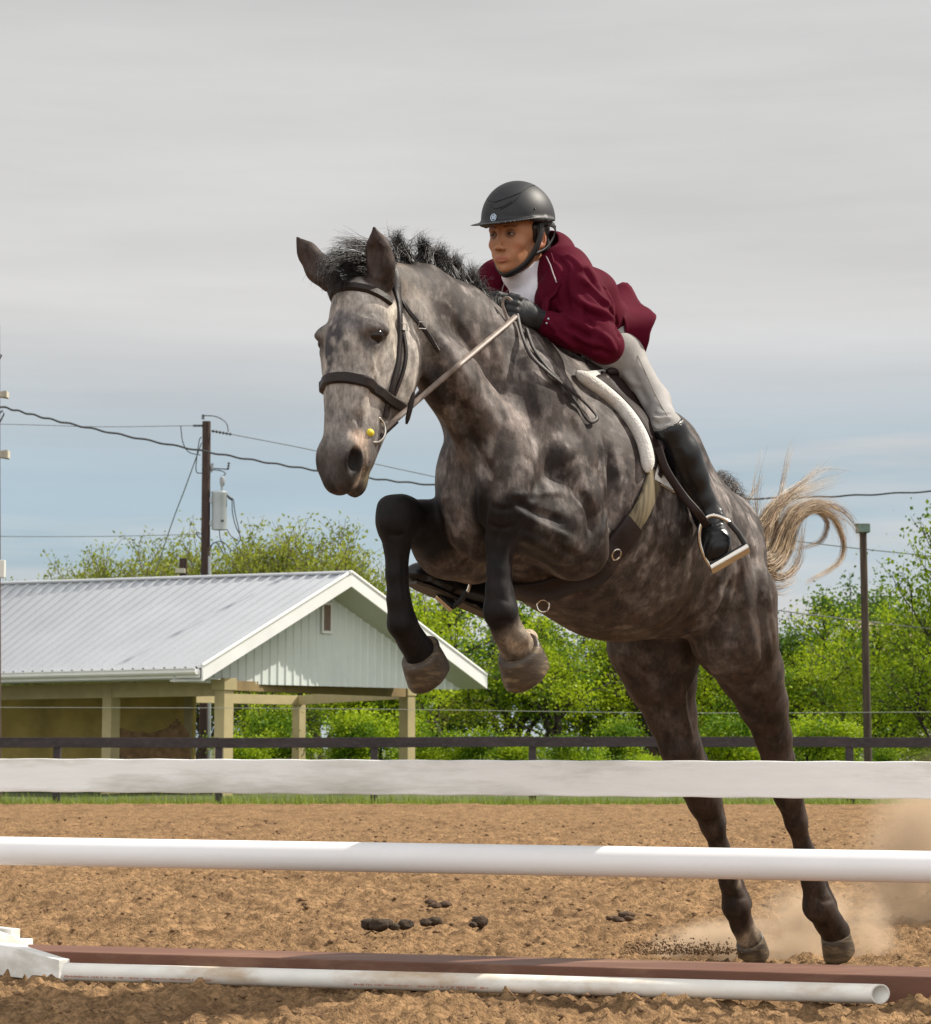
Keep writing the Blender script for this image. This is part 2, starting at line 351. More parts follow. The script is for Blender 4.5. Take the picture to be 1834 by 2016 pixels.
def lump(c, r, mat, name, par, seed, flat=.7):
    me = bmesh.new(); bmesh.ops.create_icosphere(me, subdivisions=3, radius=1); q = np.array([v.co[:] for v in me.verts]); ff = [tuple(x.index for x in p.verts) for p in me.faces]; me.free()
    k = 1+.7*(fbm(q+seed*3.7, 1.8, 3, 5)-.5)+.35*(fbm(q+seed, 6, 2, 6)-.5); q = q*k[:, None]*np.array(r)*np.array([1, 1, flat])
    return mesh_obj(name, q+np.array(c), np.array(ff), mat, par, True)
def build_droppings():
    dm = material('dung', (.038, .022, .010), rough=.9, var=.5, vscale=40, bump=.6, bscale=120)
    r0 = empty('horse_droppings', Gd(790, 1838), 'pile of brown horse droppings spread on the sand left of centre', 'droppings')
    for i, (x, y, s) in enumerate(((727, 1836, 19), (748, 1838, 22), (762, 1832, 15), (776, 1838, 12), (797, 1836, 17), (806, 1832, 11), (838, 1830, 13), (856, 1828, 15), (757, 1828, 10), (738, 1830, 12))):
        p = Gd(x, y); s_ = s*.9*D(p)/4200; lump(p+np.array([0, 0, s_*.45+.016]), (s_*1.0, s_*.9, s_*.95), dm, 'dropping', r0, i)
    r1 = empty('horse_droppings', Gd(945, 1828), 'single dark horse dropping lying on the sand by itself', 'droppings')
    for i, (x, y, s) in enumerate(((945, 1830, 17), (932, 1832, 8))):
        p = Gd(x, y); s_ = s*D(p)/4200; lump(p+np.array([0, 0, s_*.4+.016]), (s_, s_, s_), dm, 'dropping', r1, i+20)
    cm = material('damp_clod', (.065, .036, .018), rough=.95, var=.4, vscale=30, bump=.6, bscale=100)
    for j, (x0, y0, w, nn, lb) in enumerate(((1222, 1818, 34, 9, 'low heap of dark damp sand clods right of centre'), (858, 1793, 30, 8, 'small heap of dark damp clods behind the droppings'))):
        r2 = empty('sand_clods', Gd(x0, y0), lb, 'clods', 'dark clods kicked up from the sand')
        for i in range(nn):
            x = x0+rng.normal()*w*.45; y = y0+rng.normal()*4; s = rng.uniform(5, 11); p = Gd(x, y); s_ = s*D(p)/4200; lump(p+np.array([0, 0, s_*.4+.014]), (s_*1.2, s_, s_*.8), cm, 'clod', r2, i+40+j*20)
build_droppings()

# ------------------------------------------------------------------ the jump
white_paint = material('white_paint', (.86, .86, .84), rough=.55, var=.035, vscale=12, stain=(.42, .41, .34), stain_amt=.75, stain_scale=2.6, stretch=(.35, 1, 2.4), bump=.12, bscale=24)
white_pvc = material('white_pvc', (.84, .84, .85), rough=.42, spec=.4, var=.02, vscale=9, stain=(.6, .58, .54), stain_amt=.15, stain_scale=5, stretch=(.3, 1, 1.5))
dirty_pvc = material('dirty_pvc', (.78, .76, .70), rough=.5, var=.08, vscale=14, stain=(.44, .30, .17), stain_amt=.85, stain_scale=3.2, stretch=(.6, 1.5, 1.5), detail=8)
RL0, RR0 = V(-70, 1525, 7.27), V(2090, 1540, 6.24)         # the two standards of the jump
rdir = RR0-RL0; rdir[2] = 0; rdir = rdir/np.linalg.norm(rdir); rnor = np.array([rdir[1], -rdir[0], 0])   # towards the camera
def raildepth(px): t = px/1834.; return 7.24/(1+t*(7.24/6.36-1))
def build_jump():
    def at(px, py): return V(px, py, raildepth(px))
    # top plank
    a, b = at(-75, 1525.5), at(2090, 1538); h = .0555; t = .019; e = unit(b-a); up = unit(np.cross(rnor, e)); up = up if up[2] > 0 else -up
    m = MB(); N_ = 60
    for i in range(N_+1):
        p = a+(b-a)*i/N_
        for (s, q) in ((-1, -1), (1, -1), (1, 1), (-1, 1)): m.v.append(tuple(p+rnor*t*s+up*h*q+up*.0012*math.sin(i*1.7)))
    for i in range(N_):
        for k in range(4): A = i*4+k; B = i*4+(k+1) % 4; m.f.append((A, B, B+4, A+4))
    m.f += [(3, 2, 1, 0), tuple(N_*4+k for k in range(4))]
    o = m.build('top_plank', white_paint, None, bevel=.004); tag(o, 'flat white painted plank with grey scuffs, topmost rail of the jump', 'jump plank')
    a, b = at(-75, 1674), at(2090, 1712); m = MB(); m.tube([a+(b-a)*i/24 for i in range(25)], .0475, n=40); o = m.build('jump_pole', white_pvc, None, True); tag(o, 'clean round white jump pole hanging below the flat plank', 'jump pole')
    # ground pole (hollow pipe)
    a = Gd(128, 1934); b = Gd(1735, 1980); r = .0285; a[2] = b[2] = r+.004; e = unit(b-a); m = MB(); n = 32
    u = np.cross(e, UPv); u /= np.linalg.norm(u); w = np.cross(u, e)
    rr = [(0, r), (1, r), (1, r*.86), (.93, r*.86)]; 
    for t, q in rr:
        for k in range(n): A = 2*math.pi*k/n; rad = q*(math.cos(A)*u+math.sin(A)*w); m.v.append(tuple(a+(b-a)*t+rad-e*(rad@rnor)*(.9 if t > .5 else 0)))
    for i in range(3):
        for k in range(n): A = i*n+k; B = i*n+(k+1) % n; m.f.append((A, B, B+n, A+n))
    m.f.append(tuple(range(n))[::-1]); m.f.append(tuple(range(3*n, 4*n)))
    o = m.build('ground_pole', dirty_pvc, None, False); o.data.polygons.foreach_set('use_smooth', [True]*len(o.data.polygons)); o.data.set_sharp_from_angle(angle=R(40)); tag(o, 'thin muddy white pipe lying on the sand, its hollow end at right', 'ground pole')
    # faded red printing along the pipe
    inkm = material('faded_red_ink', (.50, .20, .15), rough=.6); mk = MB(); rg = np.random.default_rng(11); L = np.linalg.norm(b-a)
    for (t0, t1) in ((.004, .2), (.38, .55)):
        t = t0; mk = MB()
        while t < t1:
            wd = rg.uniform(.0015, .004); 
            if rg.random() < .82:
                A = -.40; c = a+(b-a)*(t+wd/L/2)+(-rnor*0); dirn = math.cos(A)*rnor+math.sin(A)*UPv; tang = -math.sin(A)*rnor+math.cos(A)*UPv
                mk.box(c+dirn*(r+.0002), e*wd*.5, tang*.0032*rg.choice([.5, 1]), dirn*.0004)
            t += (wd+.0022)/L
        mk.build('printing', inkm, o)
    # brown ground box
    zt = .07; q = [Gd(55, 1872, zt), Gd(2090, 1931, zt), Gd(2090, 1911, zt), Gd(55, 1859.5, zt)]; lo = [p-UPv*.09 for p in q]; m = MB(); m.box8(lo+q)
    o = m.build('ground_board', material('brown_board', (.145, .060, .034), rough=.6, var=.18, vscale=5, stretch=(.4, 2, 2), stain=(.30, .17, .10), stain_amt=.6, stain_scale=4, bump=.1), None, bevel=.004); tag(o, 'long reddish brown timber lying on the sand behind the thin white pipe', 'ground board')
    # standards
    def standard(px, lb, flip, foot_only_px=None):
        c = V(px, 1600, raildepth(px)); c[2] = 0; root = empty('jump_standard', c, lb, 'jump standard', 'white standards holding the jump')
        m = MB(); m.box(c+UPv*.62, rdir*.045, rnor*.045, UPv*.62); m.build('post', white_paint, root, bevel=.004)
        m = MB()
        f = flip; w = .045
        P = [(-.50, 0), (.50, 0), (.50, .065), (.40, .075), (.10, .15), (-.10, .15), (-.40, .075), (-.50, .065)]
        for s in (-1, 1): m.v += [tuple(c+rnor*x+UPv*(z-.005)+rdir*s*w) for x, z in P]
        k = len(P); m.f = [tuple(range(k)), tuple(range(k, 2*k))[::-1]]+[(i, i+k, (i+1) % k+k, (i+1) % k) for i in range(k)]; m.build('foot', white_paint, root, bevel=.003)
        for z in (.655, .395):
            m = MB(); m.box(c+UPv*(z-.07)-rdir*f*.0+rnor*.055, rdir*.03, rnor*.012, UPv*.02); m.build('cup', material('cup_metal', (.2, .2, .2), rough=.4, metal=.8), root, bevel=.003)
        return root
    st = standard(-90, 'left white jump standard, only its sloping wooden foot in the picture', 1)
    # the sloping foot that reaches into the picture
    fm = MB(); a0, a1 = Gd(-90, 1900), Gd(126, 1930); e = a1-a0; e[2] = 0; e = unit(e); nn = np.array([e[1], -e[0], 0]); L = np.linalg.norm(a1-a0)
    P = [(0, -.01), (L, -.01), (L, .066), (L-.04, .068), (L-.24, .088), (0, .104)]
    for s in (-.022, .022): fm.v += [tuple(np.array([a0[0], a0[1], 0])+e*x+UPv*z+nn*s) for x, z in P]
    k = 6; fm.f = [tuple(range(k)), tuple(range(k, 2*k))[::-1]]+[(i, i+k, (i+1) % k+k, (i+1) % k) for i in range(k)]; fm.build('foot', white_paint, st, bevel=.003)
    fm = MB(); c = Gd(-48, 1885); c[2] = .045; fm.box(c-nn*.10, e*.10, nn*.02, UPv*.055); fm.build('foot', white_paint, st, bevel=.003)
    standard(2110, 'right white jump standard beyond the edge of the picture', -1)

def unit(a): a = np.array(a, float); return a/np.linalg.norm(a)
build_jump()

# ------------------------------------------------------------------ arena fence and grass verge
def build_fence():
    fm = material('fence_paint', (.030, .022, .024), rough=.75, var=.35, vscale=3, stain=(.10, .085, .08), stain_amt=.35, stain_scale=9, stretch=(1, 1, 3))
    d = 30.2; root = empty('arena_fence', (0, 29.9, 0), 'long dark brown board fence along the far side of the arena', 'fence')
    def P(px, py): return V(px, py, d)
    xs = [-508, -198, 112, 431, 737, 1049, 1372, 1674, 1834+150, 2300]; tops = [1452, 1452, 1452, 1453, 1452, 1451, 1451, 1451, 1452, 1452]
    for x in xs:
        t = P(x, 1456); b = t.copy(); b[2] = -.1; m = MB(); m.box((t+b)/2+np.array([0, .05, 0]), [.05, 0, 0], [0, .05, 0], (t-b)/2); m.build('post', fm, root, bevel=.006)
    for i in range(len(xs)-1):
        for lv, hh in ((0, .072), (78, .068)):
            jt = rng.normal()*1.2; a = P(xs[i], tops[i]+lv+10+(1.5 if xs[i] >= 1674 else 0)); b = P(xs[i+1], tops[i+1]+lv+10+jt*.5); m = MB(); m.box8([a+np.array([0, -.02, -hh]), b+np.array([0, -.02, -hh]), b+np.array([0, .005, -hh]), a+np.array([0, .005, -hh]), a+np.array([0, -.02, hh]), b+np.array([0, -.02, hh]), b+np.array([0, .005, hh]), a+np.array([0, .005, hh])]); m.build('board', fm, root, bevel=.004)
    # single wire strung above the boards
    m = MB(); m.tube([V(x, y, 31.) for x, y in ((-500, 1392), (440, 1394), (800, 1397), (1300, 1404), (1500, 1404), (1834, 1402), (2300, 1400))], .0045, n=5)
    tag(m.build('fence_wire', material('wire_pale', (.24, .26, .22), rough=.5), None, True), 'thin pale horizontal wire strung just behind the brown fence', 'wire')
    n = 14000; x = rng.uniform(-12, 12, n); y = 29.25+rng.random(n)**.8*1.7; h = .05+.11*rng.random(n)**2*(.5+fbm(np.stack([x, y*0, x*0], 1), 1.2, 2, 3)*1.2); h[rng.random(n) < .02] *= 2.3; w = .005+.006*rng.random(n)
    a = rng.random(n)*3.14; lx, ly = rng.normal(size=n)*h*.35, rng.normal(size=n)*h*.3; c, s = np.cos(a)*w, np.sin(a)*w
    P_ = np.stack([np.stack([x-c, y-s, -.05+0*x], 1), np.stack([x+c, y+s, -.05+0*x], 1), np.stack([x+lx, y+ly, -.03+h], 1)], 1).reshape(-1, 3)
    gm = material('grass_blades', (.22, .27, .035), rough=.7, var=.4, vscale=2, trans=.3)
    tag(mesh_obj('grass', P_, np.arange(3*n).reshape(-1, 3), gm), 'strip of short green grass under the brown fence', 'grass', kind='stuff')
build_fence()

# ------------------------------------------------------------------ open shed
def build_shed():
    A = V(397, 1316, 35.); zA = A[2]; B = Gd(957, 1334, zA); mid = (A+B)/2; C = V(690, 1131, D(mid)); zC = C[2]
    E = Gd(0, 1326, zA); Rr = Gd(0, 1152, zC); ea = unit(E-A); ra = unit(Rr-C); L = 14.
    if ra@ea < .97: ra = unit(ra*.5+ea*.5)
    A2, C2, B2 = A+ea*L, C+ra*L, B+ra*L; B2[2] = zA
    root = empty('open_shed', (A[0], A[1], 0), 'open-sided shed with ribbed white metal roof and tan posts', 'shed')
    roofm = material('roof_metal', (.41, .43, .455), rough=.38, metal=.0, spec=.6, var=.05, vscale=1.2)
    trim = material('white_trim', (.74, .74, .72), rough=.5, var=.05, vscale=3); clad = material('pale_cladding', (.60, .64, .61), rough=.5, var=.05, vscale=2)
    tan = material('tan_paint', (.40, .33, .17), rough=.75, var=.12, vscale=3); tanw = material('tan_wall', (.50, .36, .10), rough=.85, var=.25, vscale=1.2, stain=(.25, .16, .05), stain_amt=.5, stain_scale=1.1)
    sof = material('soffit_metal', (.46, .47, .42), rough=.6)
    def slope(r0, r1, e0, e1, nm):
        m = MB(); n = 62; prof = [(0, 0), (.34, 0), (.40, .036), (.52, .036), (.58, 0)]; N_ = unit(np.cross(e0-r0, r1-r0)); N_ = N_ if N_[2] > 0 else -N_
        K = []
        for i in range(n):
            for t, h in prof: K.append(((i+t)/n, h))
        K.append((1, 0)); 
        for s, h in K: m.v += [tuple(r0+(r1-r0)*s+N_*h), tuple(e0+(e1-e0)*s+N_*h)]
        for i in range(len(K)-1): m.f.append((2*i, 2*i+1, 2*i+3, 2*i+2))
        o = m.build(nm, roofm, root); md = o.modifiers.new('s', 'SOLIDIFY'); md.thickness = .012; return N_
    ov = .05
    N1 = slope(C, C2, A, A2, 'roof_slope'); slope(C, C2, B, B2, 'roof_slope')
    m = MB(); m.tube([C+UPv*.03-ra*.03, C2+UPv*.03], .075, n=10, flat=.5); m.build('ridge_cap', roofm, root, True)
    # rake boards at the gable end (two boards each, stepped)
    g = unit(B-A); outw = -unit(ra+ea); 
    for P, nm in ((A, 'rake_board'), (B, 'rake_board')):
        m = MB(); dn = UPv*.21
        for (p0, p1, th, dd, o_) in ((P, C, .03, .21, .0),):
            q = [p0-dn+outw*.0, p1-dn, p1+UPv*.035, p0+UPv*.035]; m.box8([*(x for x in (q[0], q[1], q[1]+outw*.03, q[0]+outw*.03)), q[3], q[2], q[2]+outw*.03, q[3]+outw*.03])
        m.build(nm, trim, root)
        m = MB(); q0 = P+UPv*.045+outw*.015; q1 = C+UPv*.045+outw*.015; m.tube([q0, q1], .035, n=8); m.build('rake_cap', trim, root, True)
        m = MB(); q = [P-UPv*.20, C-UPv*.20, C-UPv*.20-outw*.62, P-UPv*.20-outw*.62]; m.box8([x-UPv*.01 for x in q]+[x+UPv*.01 for x in q]); m.build('soffit', sof, root)
    # gable wall with vertical ribs
    W0, W1, WC = A-outw*.55-UPv*.10, B-outw*.55-UPv*.10, C-outw*.55-UPv*.12; zb = A[2]-.22; m = MB(); n = 38; top = []
    for i in range(n):
        for t, h in ((0, 0), (.72, 0), (.78, .02), (.94, .02)):
            s = (i+t)/n; p = W0+(W1-W0)*s; zt = W0[2]+(WC[2]-W0[2])*(1-abs(2*s-1)); m.v += [(p[0]+outw[0]*h, p[1]+outw[1]*h, zb), (p[0]+outw[0]*h, p[1]+outw[1]*h, max(zt, zb+.002))]
    for i in range(4*n-1): m.f.append((2*i, 2*i+1, 2*i+3, 2*i+2))
    o = m.build('gable_wall', clad, root); md = o.modifiers.new('s', 'SOLIDIFY'); md.thickness = .01
    # vent
    wn = unit(np.cross(g, UPv)); wn = wn if wn@(CAM-A) > 0 else -wn; r_ = ray(640, 1217); t = ((W0-CAM)@wn)/(r_@wn); vc = CAM+r_*t+wn*.03; vr = MB(); hw, hh = .095, .25
    vr.box(vc+wn*.012, g*hw, wn*.012, UPv*hh); fr = vr.build('vent', material('vent_dark', (.16, .11, .085), rough=.7), root)
    m = MB()
    for sx in (-1, 1): m.box(vc+g*hw*sx+wn*.02, g*.015, wn*.02, UPv*(hh+.02))
    for sz in (-1, 1): m.box(vc+UPv*hh*sz+wn*.019, g*(hw-.016), wn*.018, UPv*.02)
    m.build('vent_frame', trim, fr)
    m = MB()
    for i in range(11): m.box(vc+UPv*(-hh+.04+i*.042)+wn*.034, g*(hw-.017), wn*.010, UPv*.010+wn*.008)
    m.build('louvre', material('vent_louvre', (.30, .22, .18), rough=.6), fr)
    # fascia and gutter along the front eave
    m = MB(); q = [A-UPv*.15-outw*.02, A2-UPv*.15, A2-UPv*.02, A-UPv*.02-outw*.02]; fn = unit(np.cross(ea, UPv)); fn = fn if fn@(CAM-A) > 0 else -fn
    m.box8([q[0], q[1], q[1]+fn*.02, q[0]+fn*.02, q[3], q[2], q[2]+fn*.02, q[3]+fn*.02]); m.build('fascia', trim, root)
    m = MB(); s0, s1 = A-UPv*.045+fn*.075+ea*.03, A2-UPv*.045+fn*.075; pr = [(-.05, .04), (-.05, -.035), (-.03, -.05), (.03, -.05), (.055, -.02), (.055, .035), (.075, .035), (.075, .05), (.045, .05), (.045, -.015), (.025, -.038), (-.035, -.038)]
    for P in (s0, s1): m.v += [tuple(P+fn*a+UPv*b) for a, b in pr]
    k = len(pr); m.f = [(i, (i+1) % k, (i+1) % k+k, i+k) for i in range(k)]+[tuple(range(k))[::-1], tuple(range(k, 2*k))]; m.build('gutter', trim, root)
    m = MB(); e = unit(ea); m.box8([A-UPv*.17-e*0-fn*.02, A2-UPv*.17-fn*.02, A2-UPv*.17-fn*.5, A-UPv*.17-fn*.5, A-UPv*.15-fn*.02, A2-UPv*.15-fn*.02, A2-UPv*.15-fn*.5, A-UPv*.15-fn*.5]); m.build('soffit', sof, root)
    # posts and beams
    def post(px, d, w=.09, nm='post', bot=-.25, top=None):
        p = V(px, 1400, d); m = MB(); tz = (A[2]-.17) if top is None else top; m.box(np.array([p[0], p[1], (tz+bot)/2]), g*w, outw*w, UPv*(tz-bot)/2); m.build(nm, tan, root, bevel=.005); return p
    p1 = post(441, 35.7, .098); p2 = post(802, 40.4, .095); p3 = post(589, 46., .09); p4 = post(219, 37.2, .095); p5 = post(193, 42, .10); p6 = post(-30, 39, .10)
    cap = MB(); cap.box(np.array([p1[0], p1[1], A[2]-.235]), g*.13, outw*.13, UPv*.10); cap.build('post_cap', tan, root, bevel=.004)
    cap = MB(); cap.box(np.array([p2[0], p2[1], A[2]-.235]), g*.11, outw*.11, UPv*.08); cap.build('post_cap', tan, root, bevel=.004)
    def beam(a, b, h=.10, w=.05, nm='beam', mt=tan):
        a = np.array([a[0], a[1], A[2]-.17-h]); b = np.array([b[0], b[1], A[2]-.17-h]); m = MB(); e = unit(b-a); s = np.cross(e, UPv); m.box((a+b)/2, (b-a)/2, s*w, UPv*h); m.build(nm, mt, root, bevel=.004)
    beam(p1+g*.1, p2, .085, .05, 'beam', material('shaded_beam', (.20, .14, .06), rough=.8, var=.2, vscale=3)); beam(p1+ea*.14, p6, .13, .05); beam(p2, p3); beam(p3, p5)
    # inner back wall
    a, b = V(383, 1420, 40.5), V(-150, 1420, 43.5); zt = A[2]-.2; m = MB(); e = unit(np.array([b[0]-a[0], b[1]-a[1], 0])); s = np.cross(e, UPv); c = (a+b)/2; c[2] = (zt-.3)/2; m.box(c, e*np.linalg.norm((b-a)[:2])/2, s*.04, UPv*(zt+.3)/2); m.build('back_wall', tanw, root)
    m = MB(); cc = a.copy(); cc[2] = (zt-.3)/2; m.box(cc+e*.10-s*.0, e*.09, s*.07, UPv*(zt+.3)/2); m.build('wall_post', tan, root)
    # panel of upright slats with a scooped top, leaning inside
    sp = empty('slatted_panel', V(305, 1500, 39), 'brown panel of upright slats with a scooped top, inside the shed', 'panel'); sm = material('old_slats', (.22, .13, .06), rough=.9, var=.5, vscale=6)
    xs = np.linspace(234, 378, 26); m = MB()
    for i, x in enumerate(xs):
        ty = np.interp(x, [234, 262, 300, 335, 355, 378], [1432, 1441, 1443, 1434, 1415, 1440]); t = V(x-(378-x)*.0+(x-234)*-.06, ty, 38.6+i*.012); b_ = V(x, 1578, 38.3+i*.012); w = .030
        m.box8([b_-[w, 0, 0], b_+[w, 0, 0], b_+[w, .03, 0], b_+[-w, .03, 0], t-[w, 0, 0], t+[w, 0, 0], t+[w, .03, 0], t+[-w, .03, 0]])
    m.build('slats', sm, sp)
    return A
build_shed()

# ------------------------------------------------------------------ poles, lamps and wires
def build_poles():
    wood = material('pole_wood', (.045, .026, .020), rough=.9, var=.45, vscale=5, stretch=(4, 4, .4), bump=.5, bscale=20); wood2 = material('pole_wood_grey', (.055, .040, .028), rough=.9, var=.5, vscale=5, stretch=(4, 4, .4), bump=.4)
    gal = material('galvanised', (.36, .39, .40), rough=.45, metal=.3, var=.08, vscale=3); dk = material('dark_fitting', (.025, .025, .028), rough=.5); por = material('porcelain_grey', (.28, .29, .30), rough=.35)
    wire = material('black_cable', (.015, .016, .018), rough=.6); thin = material('thin_wire', (.16, .17, .17), rough=.5)
    d = 46.; P = lambda x, y, dd=d: V(x, y, dd)
    t, b = P(407, 829), P(401, 1560); b[2] = -.2; root = empty('utility_pole', b, 'tall brown utility pole carrying a grey transformer, behind the shed', 'utility pole')
    m = MB(); m.tube([b, b*.5+t*.5, t], [.115, .102, .090], n=18); m.build('pole', wood, root, True)
    m = MB(); c0, c1 = P(432, 1043), P(432, 970); m.tube([c0, c0+UPv*.012, c1-UPv*.02, c1, c1+UPv*.02], [.150, .168, .168, .180, .17], n=28); tr = m.build('transformer', gal, root, True)
    for y in (985, 1030): m = MB(); m.box(P(418, y), [.05, 0, 0], [0, .05, 0], [0, 0, .055]); m.build('bracket', gal, tr, bevel=.005)
    m = MB(); m.tube([P(437, 967), P(437, 958), P(438, 954), P(438, 942), P(438, 938)], [.02, .022, .055, .055, .03], n=12); m.build('bushing', por, tr, True)
    m = MB(); m.box(P(440, 1027)-np.array([0, .17, 0]), [.03, 0, 0], [0, .006, 0], [0, 0, .022]); m.build('name_plate', dk, tr)
    m = MB(); m.tube([P(447, 974), P(452, 980), P(459, 984)], [.02, .03, .03], n=8); m.build('bushing', dk, tr, True)
    for pl in ([(457, 984), (458, 1010), (464, 1035), (472, 1052), (474, 1060)], [(460, 984), (463, 1010), (470, 1040), (473, 1060), (470, 1068), (464, 1075)], [(447, 1042), (455, 1055), (468, 1064)], [(432, 1043), (434, 1060), (440, 1075), (444, 1090)], [(414, 1075), (424, 1068), (436, 1066), (446, 1072), (454, 1082), (462, 1086)],
               [(410, 1085), (420, 1070), (428, 1070), (436, 1082), (442, 1093)], [(404, 1055), (388, 1048), (390, 1056), (402, 1066)], [(440, 937), (444, 932), (436, 927), (420, 925), (410, 924)], [(397, 860), (392, 870), (386, 925), (398, 932)],
               [(398, 818), (425, 820), (445, 832), (450, 850)], [(356, 838), (360, 870), (372, 890), (395, 896)]):
        m = MB(); m.tube(spline([P(x, y, d-.2) for x, y in pl], 24), .011, n=5); m.build('lead', wire, root, True)
    def insul(a, b, par, n=5, r=.032):
        m = MB(); a, b = np.array(a), np.array(b); m.tube([a+(b-a)*i/(4*n) for i in range(4*n+1)], [(.012 if i % 4 < 2 else r) for i in range(4*n+1)], n=8); m.build('insulator', dk, par, True)
    insul(P(380, 838), P(399, 838), root); insul(P(416, 848), P(456, 855), root, 6); insul(P(400, 826), P(400, 816), root, 3, .04); insul(P(449, 925), P(451, 910), root, 3, .03)
    m = MB(); m.tube([P(416, 930), P(419, 912)], .03, n=8); m.build('fuse_cutout', por, root, True); m = MB(); m.tube([P(418, 922), P(449, 924)], .012, n=6); m.build('arm', dk, root, True)
    m = MB(); a = P(413, 1095, d-.12); b2 = P(412, 1560, d-.12); b2[2] = -.1; m.tube([a, b2], .035, n=10); m.build('conduit', gal, root, True)
    # right floodlight pole
    t, b = V(1700, 1040, 33.), V(1711, 1545, 33.); b[2] = -.15; r2 = empty('light_pole', b, 'weathered wooden pole with a green floodlight box on top, behind the fence at right', 'light pole')
    m = MB(); m.tube([b, (t+b)/2, t], [.066, .060, .055], n=16); m.build('pole', wood2, r2, True)
    m = MB(); c = V(1700, 1041, 33.); m.box(c, [.095, 0, 0], [0, .10, 0], [0, 0, .062]); hb = m.build('lamp_housing', material('green_box', (.10, .16, .13), rough=.5, var=.2, vscale=8), r2, bevel=.006)
    m = MB(); m.box(c+np.array([-.02, 0, .066]), [.105, 0, 0], [0, .105, 0], [0, 0, .006]); m.build('lid', material('green_lid', (.16, .22, .18), rough=.5), hb)
    # left floodlight pole, only its edge in the picture
    t, b = V(-11, 640, 31.6), V(-9, 1560, 31.6); b[2] = -.15; r3 = empty('light_pole', b, 'pole at the left edge with floodlights facing right', 'light pole')
    m = MB(); m.tube([b, t], [.095, .080], n=16); m.build('pole', wood, r3, True)
    lampm = material('lamp_shell', (.30, .28, .22), rough=.5, var=.2, vscale=9); gl = material('lamp_glass', (.55, .50, .36), rough=.2)
    for (y, r_) in ((895, 1.), (777, .8)):
        c = V(6, y, 31.5); m = MB(); w = .065*r_; m.v = [tuple(c+np.array(q)) for q in ((-.06, -.05, -w*.7), (.08*r_, -.09, -w), (.08*r_, .09, -w), (-.06, .05, -w*.7), (-.06, -.05, w*.7), (.08*r_, -.09, w), (.08*r_, .09, w), (-.06, .05, w*.7))]
        m.f = [(0, 3, 2, 1), (4, 5, 6, 7), (0, 1, 5, 4), (1, 2, 6, 5), (2, 3, 7, 6), (3, 0, 4, 7)]; fl = m.build('floodlight', lampm, r3, bevel=.006)
        m = MB(); m.box(c+np.array([.085*r_, 0, 0]), [.004, 0, 0], [0, .075, 0], [0, 0, w*.85]); m.build('lamp_glass', gl, fl)
    m = MB(); m.box(V(2, 1120, 31.5), [.06, 0, 0], [0, .05, 0], [0, 0, .13]); m.build('junction_box', material('white_box', (.6, .6, .56), rough=.5), r3, bevel=.008)
    for pl in ([(-10, 690), (3, 700), (-4, 712)], [(-8, 820), (5, 808), (8, 815), (-6, 842)]):
        m = MB(); m.tube([V(x, y, 31.5) for x, y in pl], .012, n=6); m.build('bracket', dk, r3, True)
    # short pole with lamps just behind the ridge
    b = V(361, 1500, 45.5); b[2] = -.2; r4 = empty('light_pole', b, 'short dark post with twin lamps showing above the shed ridge', 'light pole'); m = MB(); m.tube([b, V(361, 1099, 45.5)], .085, n=12); m.build('pole', wood, r4, True)
    for x in (351, 360): m = MB(); m.box(V(x, 1124, 45.3), [.05, 0, 0], [0, .08, 0], [0, 0, .05]); m.build('lamp', material('lamp_pale', (.34, .32, .24), rough=.5), r4, bevel=.008)
    # cables
    def cable(pl, dep, r, mt, lb, name='power_line', n=120, cat='power line', twist=False):
        q = spline([V(x, y, dp) for (x, y), dp in zip(pl, np.linspace(dep[0], dep[1], len(pl)))], n)
        if twist: q = q+np.stack([0*q[:, 0], 0*q[:, 0], .010*np.sin(np.arange(n)*.9)], 1)
        m = MB(); m.tube(q, r, n=6); tag(m.build(name, mt, None, True), lb, cat, 'wires crossing the sky')
    cable([(-60, 788), (0, 800), (150, 837), (400, 888), (630, 927), (835, 953), (1150, 975), (1460, 982), (1834, 967), (2300, 930)], (32, 44), .017, wire, 'thick black twisted cable sagging across the whole sky', n=300, twist=True)
    cable([(-300, 832), (0, 835), (200, 840), (380, 838)], (50, 46), .008, thin, 'faint thin wire running left from the utility pole top')
    cable([(456, 855), (610, 885), (835, 934), (1200, 1010), (1545, 1062), (1834, 1095), (2300, 1140)], (46, 40), .010, thin, 'thin grey wire running right and downward from the pole top insulator')
    cable([(397, 872), (365, 960), (330, 1055), (250, 1300)], (46, 50), .012, thin, 'guy wire slanting down left of the utility pole', 'guy_wire', cat='guy wire')
    cable([(-300, 1052), (0, 1056), (200, 1056), (392, 1052)], (52, 46), .008, thin, 'faint low wire reaching the utility pole from the left')
    cable([(1480, 1195), (1620, 1213), (1834, 1238), (2200, 1270)], (38, 36), .010, material('pale_wire', (.2, .2, .18), rough=.5), 'pale low wire in front of the trees at right')
build_poles()

